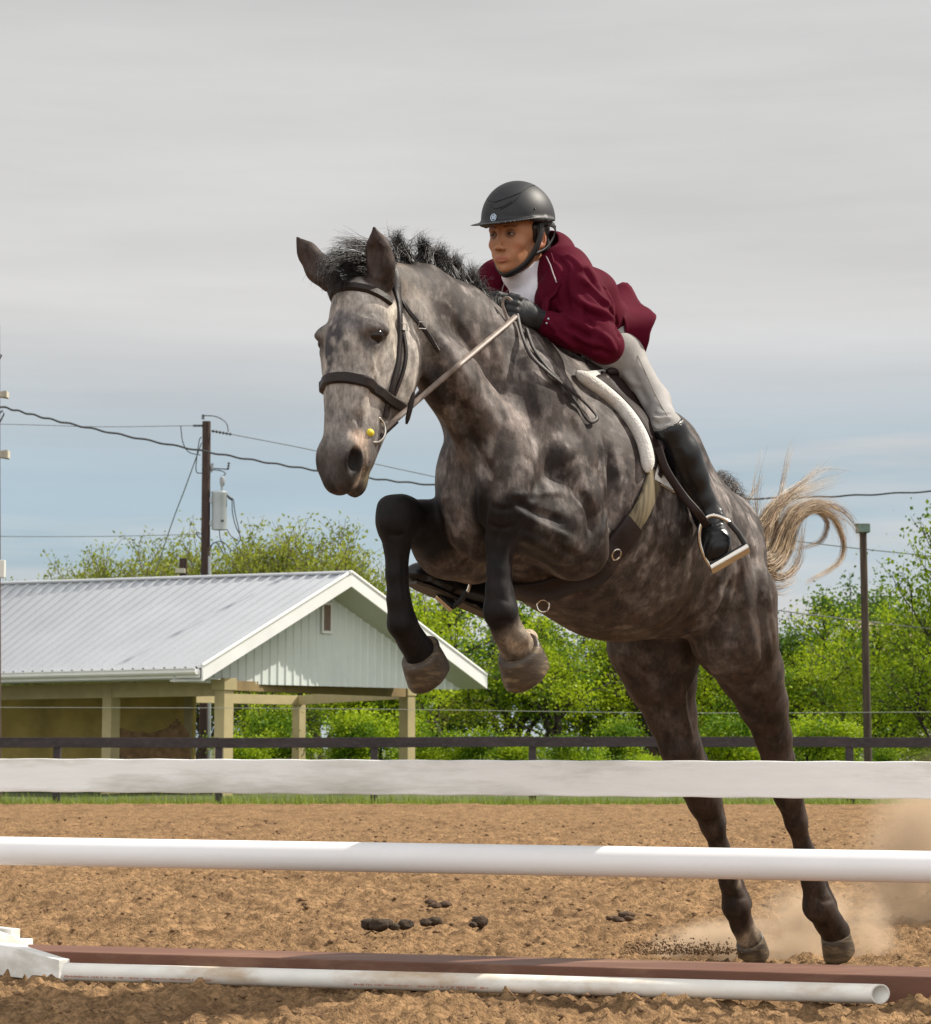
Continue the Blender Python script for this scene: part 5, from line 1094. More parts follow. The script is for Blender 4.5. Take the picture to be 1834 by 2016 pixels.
def build_rider():
    root = empty('rider', Q(1210, 700, 0), 'rider in black helmet, maroon jacket and tall boots leaning forward on the jumping grey horse', 'person')
    root.name = 'person'
    v, f = rider_body(); skin = material('skin', attr='Col', rough=.5, spec=.35, bump=.1, bscale=300)
    skin.node_tree.nodes['Principled BSDF'].inputs['Subsurface Weight'].default_value = .06; skin.node_tree.nodes['Principled BSDF'].inputs['Subsurface Radius'].default_value = (.02, .008, .004)
    body = mesh_obj('person_body', v, f, skin, root, True, skin_col(v))
    def sph(name, c, r, mat, par, axes=None, seg=20):
        me = bmesh.new(); bmesh.ops.create_uvsphere(me, u_segments=seg, v_segments=seg//2, radius=1)
        r = r if hasattr(r, '__len__') else (r,)*3; ax = axes or np.eye(3)
        vv = [c+sum(q.co[i]*r[i]*np.array(ax[i]) for i in range(3)) for q in me.verts]; ff = [tuple(x.index for x in p.verts) for p in me.faces]; me.free()
        return mesh_obj(name, vv, ff, mat, par, True)
    wm = material('eye_white', (.22, .17, .14), rough=.35); im = material('iris', (.03, .015, .008), rough=.12); lm = material('eyelid', (.20, .085, .05), rough=.5)
    for s in (-1, 1):
        c = E(s*.030, .0705, .001); e = sph('eye', c, .0130, wm, root); g = unit(RF+RL*(-.25))
        sph('iris', c+g*.0072, (.0074, .0074, .0064), im, e, seg=16)
        m = MB(); m.tube([E(s*.030+x, .0825-abs(x)*.35, .0072-abs(x)*.42) for x in np.linspace(-.014, .014, 9)], [.0012]+[.0030]*7+[.0012], n=6); m.build('eyelid', lm, body, True)
        m = MB(); m.tube([E(s*.030+x, .0835-abs(x)*.35, .0048-abs(x)*.40) for x in np.linspace(-.014, .015, 9)], .0010, n=5); m.build('eyelash', im, body, True)
        m = MB(); m.tube([E(s*.030+x, .0805-abs(x)*.35, -.0062+abs(x)*.32) for x in np.linspace(-.013, .013, 9)], [.0010]+[.0022]*7+[.0010], n=6); m.build('eyelid', lm, body, True)
    # hair, gathered under the helmet
    lo, hi = HC-.16, HC+.16; F = Field(lo, hi, .003)
    F.ell(E(0, -.035, .030), (.083, .090, .085), RAX, k=.01)
    for s in (-1, 1): F.cone(E(s*.072, .012, .02), E(s*.070, -.004, -.022), .012, .006, k=.015); F.ell(E(s*.055, -.065, -.035), (.022, .03, .03), RAX, k=.02)
    F.ell(E(0, -.095, -.03), (.045, .03, .035), RAX, k=.02)
    F.ell(E(0, .075, -.05), (.09, .06, .09), RAX, k=.01, mode='sub')
    v, f = F.mesh(1); mesh_obj('hair', v, f, material('hair', (.014, .008, .006), rough=.45, var=.5, vscale=40, stretch=(1, 1, 6)), root, True)
    # helmet
    hm = material('helmet_shell', (.012, .0125, .015), rough=.52, spec=.40, var=.06, vscale=200, bump=.05, bscale=900)
    F = Field(HC-.22, HC+.24, .003); up = unit(RU*1.0+RF*(-.02)); tl = unit(RF+RU*.02)
    hc = E(0, -.018, .050); hx = [RL, RF, RU]
    F.ell(hc+RF*.004, (.108, .124, .118), hx, k=.01)
    F.ell(hc-RF*.008-RU*.004, (.094, .117, .108), hx, k=.003, mode='sub')
    F.cone(hc+RF*.35-RU*.340, hc-RF*.05-RU*.300, .31, .31, k=.004, mode='sub')          # open underneath, front higher than nape
    F.cone(hc-RF*.05-RU*.300, hc-RF*.45-RU*.40, .31, .36, k=.004, mode='sub')
    # brim
    bx = [RL, unit(RF-RU*.16), unit(RU+RF*.16)]
    F.ell(hc+RF*.098-RU*.012, (.092, .105, .0050), bx, k=.035)
    F.chain([hc+RL*s_*.092+RF*.07-RU*.010 for s_ in (-1,)]+[hc-RL*.106+RF*.02-RU*.008, hc-RL*.108-RF*.03-RU*.006], [.006, .006, .003], k=.010)
    F.chain([hc+RL*.092+RF*.07-RU*.010, hc+RL*.106+RF*.02-RU*.008, hc+RL*.108-RF*.03-RU*.006], [.006, .006, .003], k=.010)
    F.ell(hc-RF*.010-RU*.010, (.092, .112, .06), hx, k=.003, mode='sub')
    F.ell(hc-RF*.010-RU*.07, (.088, .105, .06), hx, k=.003, mode='sub')
    v, f = F.mesh(2); hel = mesh_obj('helmet', v, f, hm, root, True)
    bv = bvh_of(v, f)
    def onh(px, py, off=.001):
        r = ray(px, py); h = bv.ray_cast(Vector(CAM), Vector(r).normalized()); return (np.array(h[0])+np.array(h[1])*off, np.array(h[1])) if h[0] is not None else (None, None)
    seam = material('helmet_seam', (.009, .009, .011), rough=.6)
    for pl in ([(962, 394), (975, 397), (990, 392), (1010, 385), (1030, 376)], [(964, 402), (975, 410), (990, 406), (1008, 396)], [(1030, 376), (1045, 366), (1058, 365)], [(1030, 376), (1018, 390), (1004, 402), (985, 412)]):
        P = [onh(*p)[0] for p in [tuple(q) for q in spline([(x, y, 0) for x, y in pl], 12)[:, :2]]]; P = [p for p in P if p is not None]
        m = MB(); m.tube(P, .0016, n=6); m.build('seam', seam, hel, True)
    p, n = onh(973, 428, .0015); ex = unit(np.cross([0, 0, 1], n)); ey = np.cross(n, ex)
    m = MB(); 
    def ring(c, r0, r1, th, k=28):
        b = len(m.v)
        for i in range(k):
            a = 2*math.pi*i/k; q = math.cos(a)*ex+math.sin(a)*ey
            for rr, hh in ((r0, 0), (r0, th), (r1, th), (r1, 0)): m.v.append(tuple(c+q*rr+n*hh))
        for i in range(k):
            j = (i+1) % k
            for s in range(4): m.f.append((b+i*4+s, b+i*4+(s+1) % 4, b+j*4+(s+1) % 4, b+j*4+s))
    ring(p, .0090, .0110, .002)
    for a in (-.0038, .0): m.box(p+ex*a+n*.001, ex*.0012, ey*.0055, n*.0012)
    m.box(p+ex*.0052+n*.001, ex*.0012, ey*.0055, n*.0012); m.box(p-ex*.002+n*.001, ex*.0015, ey*.001, n*.0012); m.box(p+ex*.0028-ey*.004+n*.001, ex*.0022, ey*.001, n*.0012); m.box(p+ex*.0028+ey*.004+n*.001, ex*.0022, ey*.001, n*.0012)
    m.build('helmet_badge', material('badge_silver', (.50, .60, .72), rough=.3, metal=.4), hel)
    p, n = onh(1054, 410, .0); sph('rivet', p, .0028, material('rivet_metal', (.05, .05, .05), rough=.2, metal=.9), hel, seg=12)
    # harness straps
    sm = material('harness_strap', (.010, .009, .010), rough=.55)
    def strap(P, w, nrm, name, mat, par, th=.0022): ribbon(P, w, nrm, name, mat, par, th)
    strap([E(.094, .004, .040), E(.092, .008, .0), E(.080, .020, -.045), E(.058, .036, -.085), E(.028, .060, -.112), E(0, .064, -.121), E(-.028, .056, -.110), E(-.052, .036, -.085)], .019, lambda p: unit(p-E(0, -.02, -.02)), 'chin_strap', sm, hel, .003)
    strap([E(.094, -.075, .030), E(.088, -.070, -.005), E(.083, -.035, -.040), E(.074, .012, -.060)], .010, lambda p: unit(p-E(0, -.02, -.02)), 'rear_strap', sm, hel)
    strap([E(.097, -.02, .035), E(.098, -.055, .030), E(.080, -.098, .020)], .020, lambda p: unit(p-E(0, -.02, .02)), 'nape_band', sm, hel)
    # shirt
    lo, hi = bound([(1225, 680, 0), (990, 520, -.17), (1140, 560, .17), (1080, 480, 0)], .14); F = Field(lo, hi, .004)
    for a, b in zip(TOR[1:-1], TOR[2:]):
        A, B = Q(*a[:3]), Q(*b[:3]); F.cone(A, B, m_(A, a[3])*.93, m_(B, b[3])*.90, u=HL, fa=a[4]*.98, fb=b[4]*.9, k=.03)
    F.ell(Q(1062, 585, 0), (.10, .07, .07), [HL, HF, UP], k=.03)
    F.cone(Q(1085, 545, 0), E(0, -.030, -.105), .074, .066, k=.02)
    F.cone(E(0, -.06, -.085)+RF*.02+RU*.06, E(0, -.03, .05), .068, .06, k=.004, mode='sub')
    F.cone(E(0, .11, -.055), E(0, .02, -.045), .07, .07, k=.004, mode='sub')
    v, f = F.mesh(2); mesh_obj('shirt', v, f, cloth_mat('shirt_cotton', (.78, .75, .80)), root, True)
    # jacket
    lo, hi = bound([(1260, 700, .1), EL_L, EL_R, WR_L, WR_R, SH_L, SH_R, (1090, 500, 0)], .12); F = Field(lo, hi, .004)
    for a, b in zip(TOR[:-1], TOR[1:]):
        A, B = Q(*a[:3]), Q(*b[:3]); F.cone(A, B, m_(A, a[3]), m_(B, b[3]), u=HL, fa=a[4], fb=b[4], k=.04)
    F.ell(Q(1125, 575, 0), (.15, .07, .07), [HL, HF, UP], k=.05)
    F.cone(Q(1095, 545, 0), Q(1085, 505, 0), .098, .080, k=.025)
    for s in (-1, 1): F.ell(Q(1092, 590, s*.10), (.065, .05, .07), [HL, HF, UP], k=.04)
    S, Ee, W = Q(*SH_L), Q(*EL_L), Q(*WR_L); Mi = (S+Ee)/2
    F.chain([Q(1112, 535, .08), S, Mi, Ee], [.082, .074, .057, .053], k=.03); F.chain([Ee, Ee*.5+W*.5, W*.92+Ee*.08], [.052, .047, .039], k=.02)
    F.ell(Q(1178, 610, .22), (.05, .05, .06), k=.03)
    S2, E2, W2 = Q(*SH_R), Q(*EL_R), Q(*WR_R)
    F.chain([Q(1060, 535, -.08), S2, E2], [.080, .072, .056], k=.03); F.chain([E2, W2], [.055, .040], k=.02)
    # open front (V), neck hole, sleeve hole
    V0, V1 = Q(1046, 520, .0)+HF*.10, Q(1068, 622, .02)+HF*.12
    for i in range(7):
        t = i/6; c = V0*(1-t)+V1*t; w = .052*(1-t)+.012*t; F.cone(c+HF*.08-HL*.002, c-HF*.050-UP*.0, w, w*.96, k=.004, mode='sub')
    F.cone(Q(1080, 540, 0)+UP*.03, Q(1058, 470, 0), .055, .060, k=.004, mode='sub')
    v, f = F.mesh(1)
    v = sculpt(v, f, [([(1150, 520), (1168, 545), (1180, 575)], .020, .010), ([(1140, 540), (1160, 565), (1185, 590), (1205, 600)], .018, .011), ([(1150, 560), (1170, 580), (1195, 605)], .014, -.009),
        ([(1130, 575), (1150, 600), (1190, 615), (1215, 640)], .018, .011), ([(1140, 598), (1165, 618), (1200, 632)], .014, -.010), ([(1110, 530), (1112, 570), (1120, 610)], .02, -.010), ([(1095, 600), (1120, 625), (1150, 640), (1185, 655)], .017, .009),
        ([(1115, 640), (1140, 652), (1165, 668)], .014, -.010), ([(1130, 655), (1150, 668), (1178, 680)], .016, .010), ([(1180, 655), (1200, 670), (1212, 695)], .016, .010), ([(1165, 690), (1185, 690), (1200, 700)], .014, -.008), ([(1090, 655), (1110, 668), (1140, 690)], .014, .006),
        ([(1070, 625), (1085, 640), (1100, 655)], .010, .004), ([(1095, 505), (1110, 520), (1120, 540)], .016, -.008), ([(1115, 500), (1135, 515), (1150, 535)], .016, .008), ([(1200, 600), (1212, 630), (1222, 670)], .014, -.010), ([(1060, 545), (1064, 575), (1066, 600)], .012, .004),
        ([(960, 545), (955, 570), (950, 590)], .016, -.008), ([(1150, 600), (1158, 630), (1172, 650)], .012, -.007), ([(1185, 560), (1198, 580), (1208, 600)], .010, .006)])
    jm = material('jacket_cloth', (.075, .0026, .0130), rough=.78, spec=.08, var=.12, vscale=9, bump=.10, bscale=38, sheen=0, detail=6)
    jk = mesh_obj('jacket', v, f, jm, root, True); jb = bvh_of(v, f)
    def onj(px, py, off=.004):
        r = ray(px, py); h = jb.ray_cast(Vector(CAM), Vector(r).normalized()); return (np.array(h[0])+np.array(h[1])*off, np.array(h[1])) if h[0] is not None else (None, None)
    # lapels
    for pl in ([(1074, 503), (1088, 500), (1104, 560), (1098, 578), (1085, 590), (1074, 640), (1070, 600)], [(1010, 530), (1000, 535), (985, 560), (988, 580), (1000, 590), (1046, 622), (1030, 590)]):
        P = [onj(x, y, .006) for x, y in pl]; P = [p for p in P if p[0] is not None]
        if len(P) < 5: continue
        n = unit(sum(p[1] for p in P)); q = [p[0] for p in P]; m = MB(); k = len(q)
        m.add([a+n*.003 for a in q]+[a-n*.004 for a in q], [tuple(range(k)), tuple(range(k, 2*k))[::-1]]+[(i, i+k, (i+1) % k+k, (i+1) % k) for i in range(k)])
        m.build('lapel', jm, jk)
    pm = material('piping_grey', (.34, .27, .28), rough=.5)
    for pl in ([(1080, 508), (1088, 525), (1094, 543), (1099, 557)], [(1000, 548), (994, 560), (990, 572)]):
        P = [onj(x, y, .009)[0] for x, y in pl]; P = [p for p in P if p is not None]
        if len(P) > 2: m = MB(); m.tube(P, .0018, n=6); m.build('piping', pm, jk, True)
    for (x, y, r) in ((1080, 628, .0035), (1077, 636, .0032)):
        p, n = onj(x, y, .001)
        if p is not None: sph('cuff_button', p, (r, r, r), material('button', (.45, .50, .55), rough=.4, metal=.2), jk, seg=12)
    # skirt of the jacket lifted by the jump: a thick sheet from waist to hem
    Cw, Ch = Q(1152, 655, 0), Q(1208, 670, 0); axd = unit(Ch-Cw+HF*(-.05)); bu = unit(UP-axd*(UP@axd))
    vs = []; nu, nv = 44, 14
    for j in range(nv+1):
        t = j/nv; C = Cw*(1-t)+Ch*t
        for i in range(nu+1):
            a = R(-128)+R(256)*i/nu; ca, sa = math.cos(a), math.sin(a)
            rw = .152+.050*t**1.3; ru = .100+.016*t; fl = .078*math.exp(-((a)/.40)**2)*t**2.0
            lift = .008*math.sin(5*a+2.*t)*t+.003*math.sin(11*a)*t*t
            vs.append(C+HL*(rw+lift)*sa+bu*(ru*ca+fl+lift*.6)+axd*(.035*t*math.cos(a*1.5)+.02*math.exp(-(a/.3)**2)*t-.055*t*abs(sa)**3))
    fs = [(j*(nu+1)+i, j*(nu+1)+i+1, (j+1)*(nu+1)+i+1, (j+1)*(nu+1)+i) for j in range(nv) for i in range(nu)]
    o = mesh_obj('jacket_skirt', vs, fs, jm, jk, True); md = o.modifiers.new('thickness', 'SOLIDIFY'); md.thickness = .005
    # gloves
    lo, hi = bound([WR_L, WR_R, (1000, 600, .09), (950, 600, -.04)], .07); F = Field(lo, hi, .0025)
    for kn, wr, s in ((KN_L, WR_L, 1), (KN_R, WR_R, -1)):
        W = Q(*wr); hand(F, W, kn, UP-HF*.2, -HL*s, .0018); F.cone(W, W+(W-kn)*.12, .030, .031, k=.01)
    v, f = F.mesh(1); gm = material('glove_leather', (.009, .0095, .011), rough=.6, var=.3, vscale=40, bump=.2, bscale=200)
    side = ((v-(Q(990, 605, .02)))@HL) > 0
    for sd in (True, False):
        keep = side == sd; idx = np.cumsum(keep)-1; ff = f[keep[f].all(1)]; mesh_obj('glove', v[keep], idx[ff], gm, root, True)
    # breeches
    lo, hi = bound([(1235, 640, .15), (1225, 680, -.17), (1320, 880, .32), (1130, 900, -.32)], .12); F = Field(lo, hi, .005)
    F.cone(Q(1196, 688, -.07), Q(1204, 690, .07), .098, .098, k=.04)
    F.chain([Q(1228, 705, .105), Q(1289, 790, .20), Q(1314, 842, .29), Q(1321, 868, .305)], [.064, .045, .042, .043], k=.03)
    F.chain([Q(1185, 715, -.115), Q(1130, 800, -.24), Q(1080, 900, -.33), Q(1075, 950, -.33)], [.098, .078, .060, .054], k=.03)
    v, f = F.mesh(2); v = sculpt(v, f, [([(1285+i, 812+i*9), (1300, 816+i*9), (1322, 812+i*8)], .007, .005 if i % 2 else -.005) for i in range(7)]+[([(1240, 715), (1258, 760), (1280, 800)], .02, -.006), ([(1225, 730), (1240, 750), (1265, 760)], .015, .005)]); br = mesh_obj('breeches', v, f, cloth_mat('breeches_cloth', (.30, .285, .27)), root, True); bb = bvh_of(v, f)
    P = []
    for (x, y) in ((1256, 700), (1272, 735), (1290, 775), (1303, 800), (1314, 818)):
        r = ray(x, y); h = bb.ray_cast(Vector(CAM), Vector(r).normalized())
        if h[0] is not None: P.append(np.array(h[0])+np.array(h[1])*.0008)
    if len(P) > 2: m = MB(); m.tube(P, .0012, n=5); m.build('seam', material('breeches_seam', (.16, .14, .12)), br, True)
    # boots
    bm = material('boot_leather', (.006, .006, .007), rough=.33, spec=.35, coat=.0, var=.2, vscale=10, bump=.1, bscale=30)
    sole = material('boot_sole', (.06, .05, .04), rough=.7)
    def boot(K, A, toe, lat_out, nm):
        """K top of boot below the knee, A ankle, toe tip"""
        lo = np.minimum(np.minimum(K, A), toe)-.11; hi = np.maximum(np.maximum(K, A), toe)+.11; F = Field(lo, hi, .003)
        d = unit(A-K); back = unit(-HF-d*(-HF@d))
        F.chain([K-d*.01, K+(A-K)*.28+back*.006, K+(A-K)*.55+back*.004, K+(A-K)*.85, A], [.056, .056, .047, .037, .037], k=.03)
        ft = unit(toe-A); hl = A-ft*.035+d*.045
        F.chain([A+d*.01, hl], [.040, .034], k=.02)
        F.chain([A+d*.012, A*.45+toe*.55+d*.012, toe-ft*.03], [.043, .039, .036], k=.02)
        F.ell(toe-ft*.03, (.042, .046, .028), [lat_out, ft, unit(np.cross(lat_out, ft))], k=.02)
        F.cone(K-d*.06, K-d*.012, .05, .051, k=.003, mode='sub')
        F.cone(K+d*.02-d*.055+unit(HF)*.0, K-d*.02, .048, .046, k=.003, mode='sub')
        for i in range(3): c = A+ft*(.012+i*.014)-d*.0; F.cone(c+lat_out*.045-d*.018, c-lat_out*.04-d*.026, .004, .004, k=.010)
        v, f = F.mesh(1)
        if nm == 'l': v = sculpt(v, f, [([(1375, 1012), (1395, 1020), (1418, 1014)], .010, -.004), ([(1378, 1028), (1400, 1036), (1424, 1028)], .010, -.004), ([(1382, 1040), (1405, 1048), (1432, 1040)], .009, .003), ([(1335, 880), (1350, 930), (1372, 980)], .02, -.004), ([(1392, 1090), (1410, 1068), (1440, 1062), (1460, 1075)], .006, -.0025)])
        o = mesh_obj('boot', v, f, bm, root, True)
        if v is not None:
            sd = unit(np.cross(lat_out, ft)); sd = sd if sd@d > 0 else -sd
            m = MB(); c0 = hl+sd*.030; 
            prof = [(-.035, .024), (.0, .032), (.06, .030), (.13, .042), (.17, .041), (.20, .026)]
            top = []; 
            L = np.linalg.norm(toe-hl); pr = [(a*L/.20, w) for a, w in prof]
            L0 = np.linalg.norm(toe-hl); cl = lambda a: hl+sd*.032+(toe-hl+sd*(-.006))*min(a/L0, 1.02)
            left = [cl(a)+lat_out*w for a, w in pr]; right = [cl(a)-lat_out*w for a, w in pr][::-1]; q = left+right; k = len(q)
            m.add(q+[p+sd*.009 for p in q], [tuple(range(k))[::-1], tuple(range(k, 2*k))]+[(i, (i+1) % k, (i+1) % k+k, i+k) for i in range(k)]); m.build('sole', sole, o)
        return o
    K = Q(1320, 855, .305); A = Q(1394, 1012, .36); toe = Q(1440, 1094, .42)+HF*.075
    boot(K, A, toe, unit(HL*.9-HF*.3), 'l')
    K2 = Q(1078, 950, -.33); A2 = Q(960, 1165, -.36); toe2 = Q(812, 1128, -.40)
    boot(K2, A2, toe2, unit(-HL*.9-HF*.2), 'r')
    return root, A, toe, A2, toe2

def ribbon(P, w, nrm, name, mat, par, th=.003, n=None, ws=None):
    """flat strap of real thickness through P; nrm(p) or a list gives the outward side"""
    P0 = np.array(P, float); n = n or max(12, 5*len(P0)); P = spline(P0, n)
    if callable(nrm): Ns = np.array([nrm(p) for p in P])
    else: Ns = spline(np.array(nrm, float), n)
    W = np.full(n, w) if ws is None else np.interp(np.linspace(0, 1, n), np.linspace(0, 1, len(ws)), ws)
    T_ = np.gradient(P, axis=0); m = MB(); prev = None
    for i in range(n):
        t = unit(T_[i]); s = unit(np.cross(t, Ns[i])); nn = np.cross(s, t); h = W[i]/2
        if nn@Ns[i] < 0: nn = -nn
        e = min(th*.6, h*.3)
        sec = [P[i]+s*h+nn*th*.35, P[i]+s*(h-e)+nn*th, P[i]-s*(h-e)+nn*th, P[i]-s*h+nn*th*.35, P[i]-s*h-nn*th*.4, P[i]+s*h-nn*th*.4]
        m.v += [tuple(q) for q in sec]
    for i in range(n-1):
        for k in range(6): a = i*6+k; b = i*6+(k+1) % 6; m.f.append((a, b, b+6, a+6))
    m.f.append(tuple(range(6))[::-1]); m.f.append(tuple(range((n-1)*6, n*6)))
    return m.build(name, mat, par, True)
person, ANK_L, TOE_L, ANK_R, TOE_R = build_rider()
# ================================================================== TACK
leather = material('bridle_leather', (.014, .008, .0065), rough=.5, spec=.32, var=.3, vscale=30, bump=.15, bscale=300)
brown_l = material('saddle_leather', (.015, .0065, .005), rough=.55, spec=.28, var=.25, vscale=14, bump=.12, bscale=300)
tan_l = material('rein_leather', (.17, .13, .105), rough=.5, var=.3, vscale=40)
steel = material('steel', (.62, .58, .52), rough=.18, metal=1.)
def SFP(px, py, off=.002):
    r = ray(px, py); h = HB.ray_cast(Vector(CAM), Vector(r).normalized())
    return (np.array(h[0])+np.array(h[1])*off, np.array(h[1])) if h[0] is not None else (None, None)
def mirror(p): return p-2*((p-HP0)@HL)*HL
def mirn(n): return n-2*(n@HL)*HL
def hitdir(o, d, off=.002):
    h = HB.ray_cast(Vector(o), Vector(d).normalized()); return (np.array(h[0])+np.array(h[1])*off, np.array(h[1])) if h[0] is not None else (None, None)
def head_loop(C, a0, a1, n, tilt_c=0., tilt_s=0., off=.003):
    P, Nn = [], []
    for a in np.linspace(R(a0), R(a1), n):
        d = unit(HFh*math.cos(a)+HL*math.sin(a)); o = C+d*.4+HD*(tilt_c*math.cos(a)+tilt_s*abs(math.sin(a)))
        p, nn = hitdir(o, -d, off)
        if p is not None and np.linalg.norm(p-C) < .26: P.append(p); Nn.append(nn)
    return P, Nn
def headd(y): return (y-655)/725.
def build_bridle():
    root = empty('bridle', T(0, -.1, -.1), 'dark brown leather bridle with padded noseband on the grey horse\'s head', 'bridle')
    P, Nn = head_loop(T(0, -.09, .150), -180, 180, 40, -.022, -.004); ribbon(P+[P[0]], .030, Nn+[Nn[0]], 'noseband', leather, root, .009, n=90)
    P, Nn = head_loop(T(0, -.09, -.100), -98, 98, 26, -.026, -.006); ribbon(P, .024, Nn, 'browband', leather, root, .008, n=60)
    bl, br = P[-1], P[0]
    # headpiece over the poll
    P, Nn = [], []
    for a in np.linspace(-88, 88, 17):
        d = unit(-HD*math.cos(R(a))+HL*math.sin(R(a))); p, n = hitdir(T(0, -.155, -.09)+d*.5, -d, .003)
        if p is not None: P.append(p); Nn.append(n)
    ribbon(P, .026, Nn, 'headpiece', leather, root, .005, n=60)
    def cheek(pts, w, name, off=.003, th=.004):
        H = [SFP(*q, off) for q in pts]; H = [h for h in H if h[0] is not None]
        ribbon([h[0] for h in H], w, [h[1] for h in H], name, leather, root, th); ribbon([mirror(h[0]) for h in H], w, [mirn(h[1]) for h in H], name, leather, root, th)
        return H
    cheek([(783, 585), (786, 625), (786, 670), (782, 720), (772, 762), (762, 800), (758, 822)], .019, 'cheekpiece', th=.005)
    cheek([(792, 650), (798, 690), (794, 725), (782, 760), (770, 790)], .011, 'noseband_strap', .004)
    H = cheek([(790, 592), (806, 615), (826, 638), (845, 662), (864, 690)], .012, 'throatlatch', .004)
    for (x, y) in ((792, 645), (830, 640)):
        p, n = SFP(x, y, .009)
        if p is not None:
            m = MB(); ex = unit(np.cross(n, UP)); ey = unit(np.cross(ex, n)); q = [p+ex*.011*a+ey*.009*b for a, b in ((-1, -1), (1, -1), (1, 1), (-1, 1), (-1, -1))]; m.tube(q, .0018, n=6); m.build('buckle', steel, root, True)
    # bit: loose ring each side, mouthpiece, yellow ball
    ym = material('yellow_rubber', (.62, .50, .02), rough=.5)
    ring_c = []
    for s in (1, -1):
        c = T(s*.060, -.104, .248); ring_c.append(c); ax = unit(HL*s*.95+HFh*.3); u1 = unit(HD-ax*(HD@ax)); u2 = np.cross(ax, u1)
        m = MB(); m.tube([c+.036*(math.cos(a)*u1+math.sin(a)*u2) for a in np.linspace(0, 2*math.pi, 29)], .0034, n=8); m.build('bit_ring', steel, root, True)
        me = bmesh.new(); bmesh.ops.create_uvsphere(me, u_segments=18, v_segments=10, radius=1); cc = c+u1*.014+u2*(-.006)*s+HFh*.012
        vv = [cc+HL*q.co[0]*.014+HFh*q.co[1]*.015+HD*q.co[2]*.012 for q in me.verts]; ff = [tuple(x.index for x in p.verts) for p in me.faces]; me.free(); mesh_obj('bit_guard', vv, ff, ym, root, True)
    m = MB(); m.tube([ring_c[0]+HD*.012, ring_c[1]+HD*.012], .007, n=10); m.build('mouthpiece', steel, root, True)
    # reins
    hl = Q(1016, 622, .095); st = ring_c[0]-HFh*.030+HD*.004
    nn = unit(HL*.8+HF*.5+UP*.5)
    mid = Q(880, 755, .14)
    Rr = [st]
    for t in np.linspace(.06, .94, 12):
        x, y = 768+(1016-768)*t, 836+(624-836)*t-2*math.sin(math.pi*t); dp = D(st)*(1-t)+D(hl)*t; q_, _n = SFP(x, y, 0)
        if q_ is not None: dp = min(dp, D(q_)-.022)
        Rr.append(V(x, y, dp))
    Rr.append(hl); dd_ = np.array([D(q_) for q_ in Rr]); 
    for _ in range(6): dd_[1:-1] = np.minimum(dd_[1:-1], (dd_[:-2]+dd_[2:])/2)
    Rr = [CAM+(q_-CAM)*(e_/D(q_)) for q_, e_ in zip(Rr, dd_)]
    ribbon(Rr, .016, [nn]*len(Rr), 'rein', tan_l, root, .004, n=50)
    ribbon([p-UP*.009+HF*.003 for p in Rr[:2]], .014, [nn]*2, 'rein_loop', leather, root, .004)
    c = V(808, 803, D(Rr[1])); m = MB(); e1 = unit(V(815, 772, D(c))-V(801, 832, D(c))); m.tube([c-e1*.045, c-e1*.03, c, c+e1*.03, c+e1*.045], [.003, .0065, .0075, .0065, .003], n=10); m.build('rein_stop', leather, root, True)
    st2 = ring_c[1]-HFh*.03; Rl = [st2, Q(800, 800, -.17), Q(880, 700, -.20), Q(945, 630, -.12), Q(968, 612, -.05)]
    ribbon(Rl, .016, [unit(-HL+UP*.5)]*5, 'rein', tan_l, root, .004, n=40)
    # loose end of the reins lying on the shoulder
    pts = [(1018, 618), (1025, 665), (1045, 705), (1075, 735), (1105, 760), (1135, 785), (1158, 808), (1172, 826), (1160, 832), (1146, 818), (1132, 795), (1105, 757), (1078, 728), (1050, 690), (1035, 650)]
    P = []; Nn = []
    for i, (x, y) in enumerate(pts):
        p, n = SFP(x, y, .010 if i < 8 else .006)
        if p is None: p, n = V(x, y, D(hl)), nn
        if i == 0: p = V(x, y, D(hl)+.01)
        P.append(p+unit(CAM-p)*(.02 if 4 < i < 11 else .006)); Nn.append(n)
    ribbon(P, .013, Nn, 'rein_end', leather, root, .003, n=110)
    # the loop of rein above the hand
    P = [V(x, y, D(hl)-.035) for x, y in ((1003, 640), (996, 618), (990, 600), (993, 588), (1001, 586), (1008, 592))]
    ribbon(P, .009, [unit(CAM-P[0])]*6, 'rein_loop', tan_l, root, .003)
    return root
bridle = build_bridle()

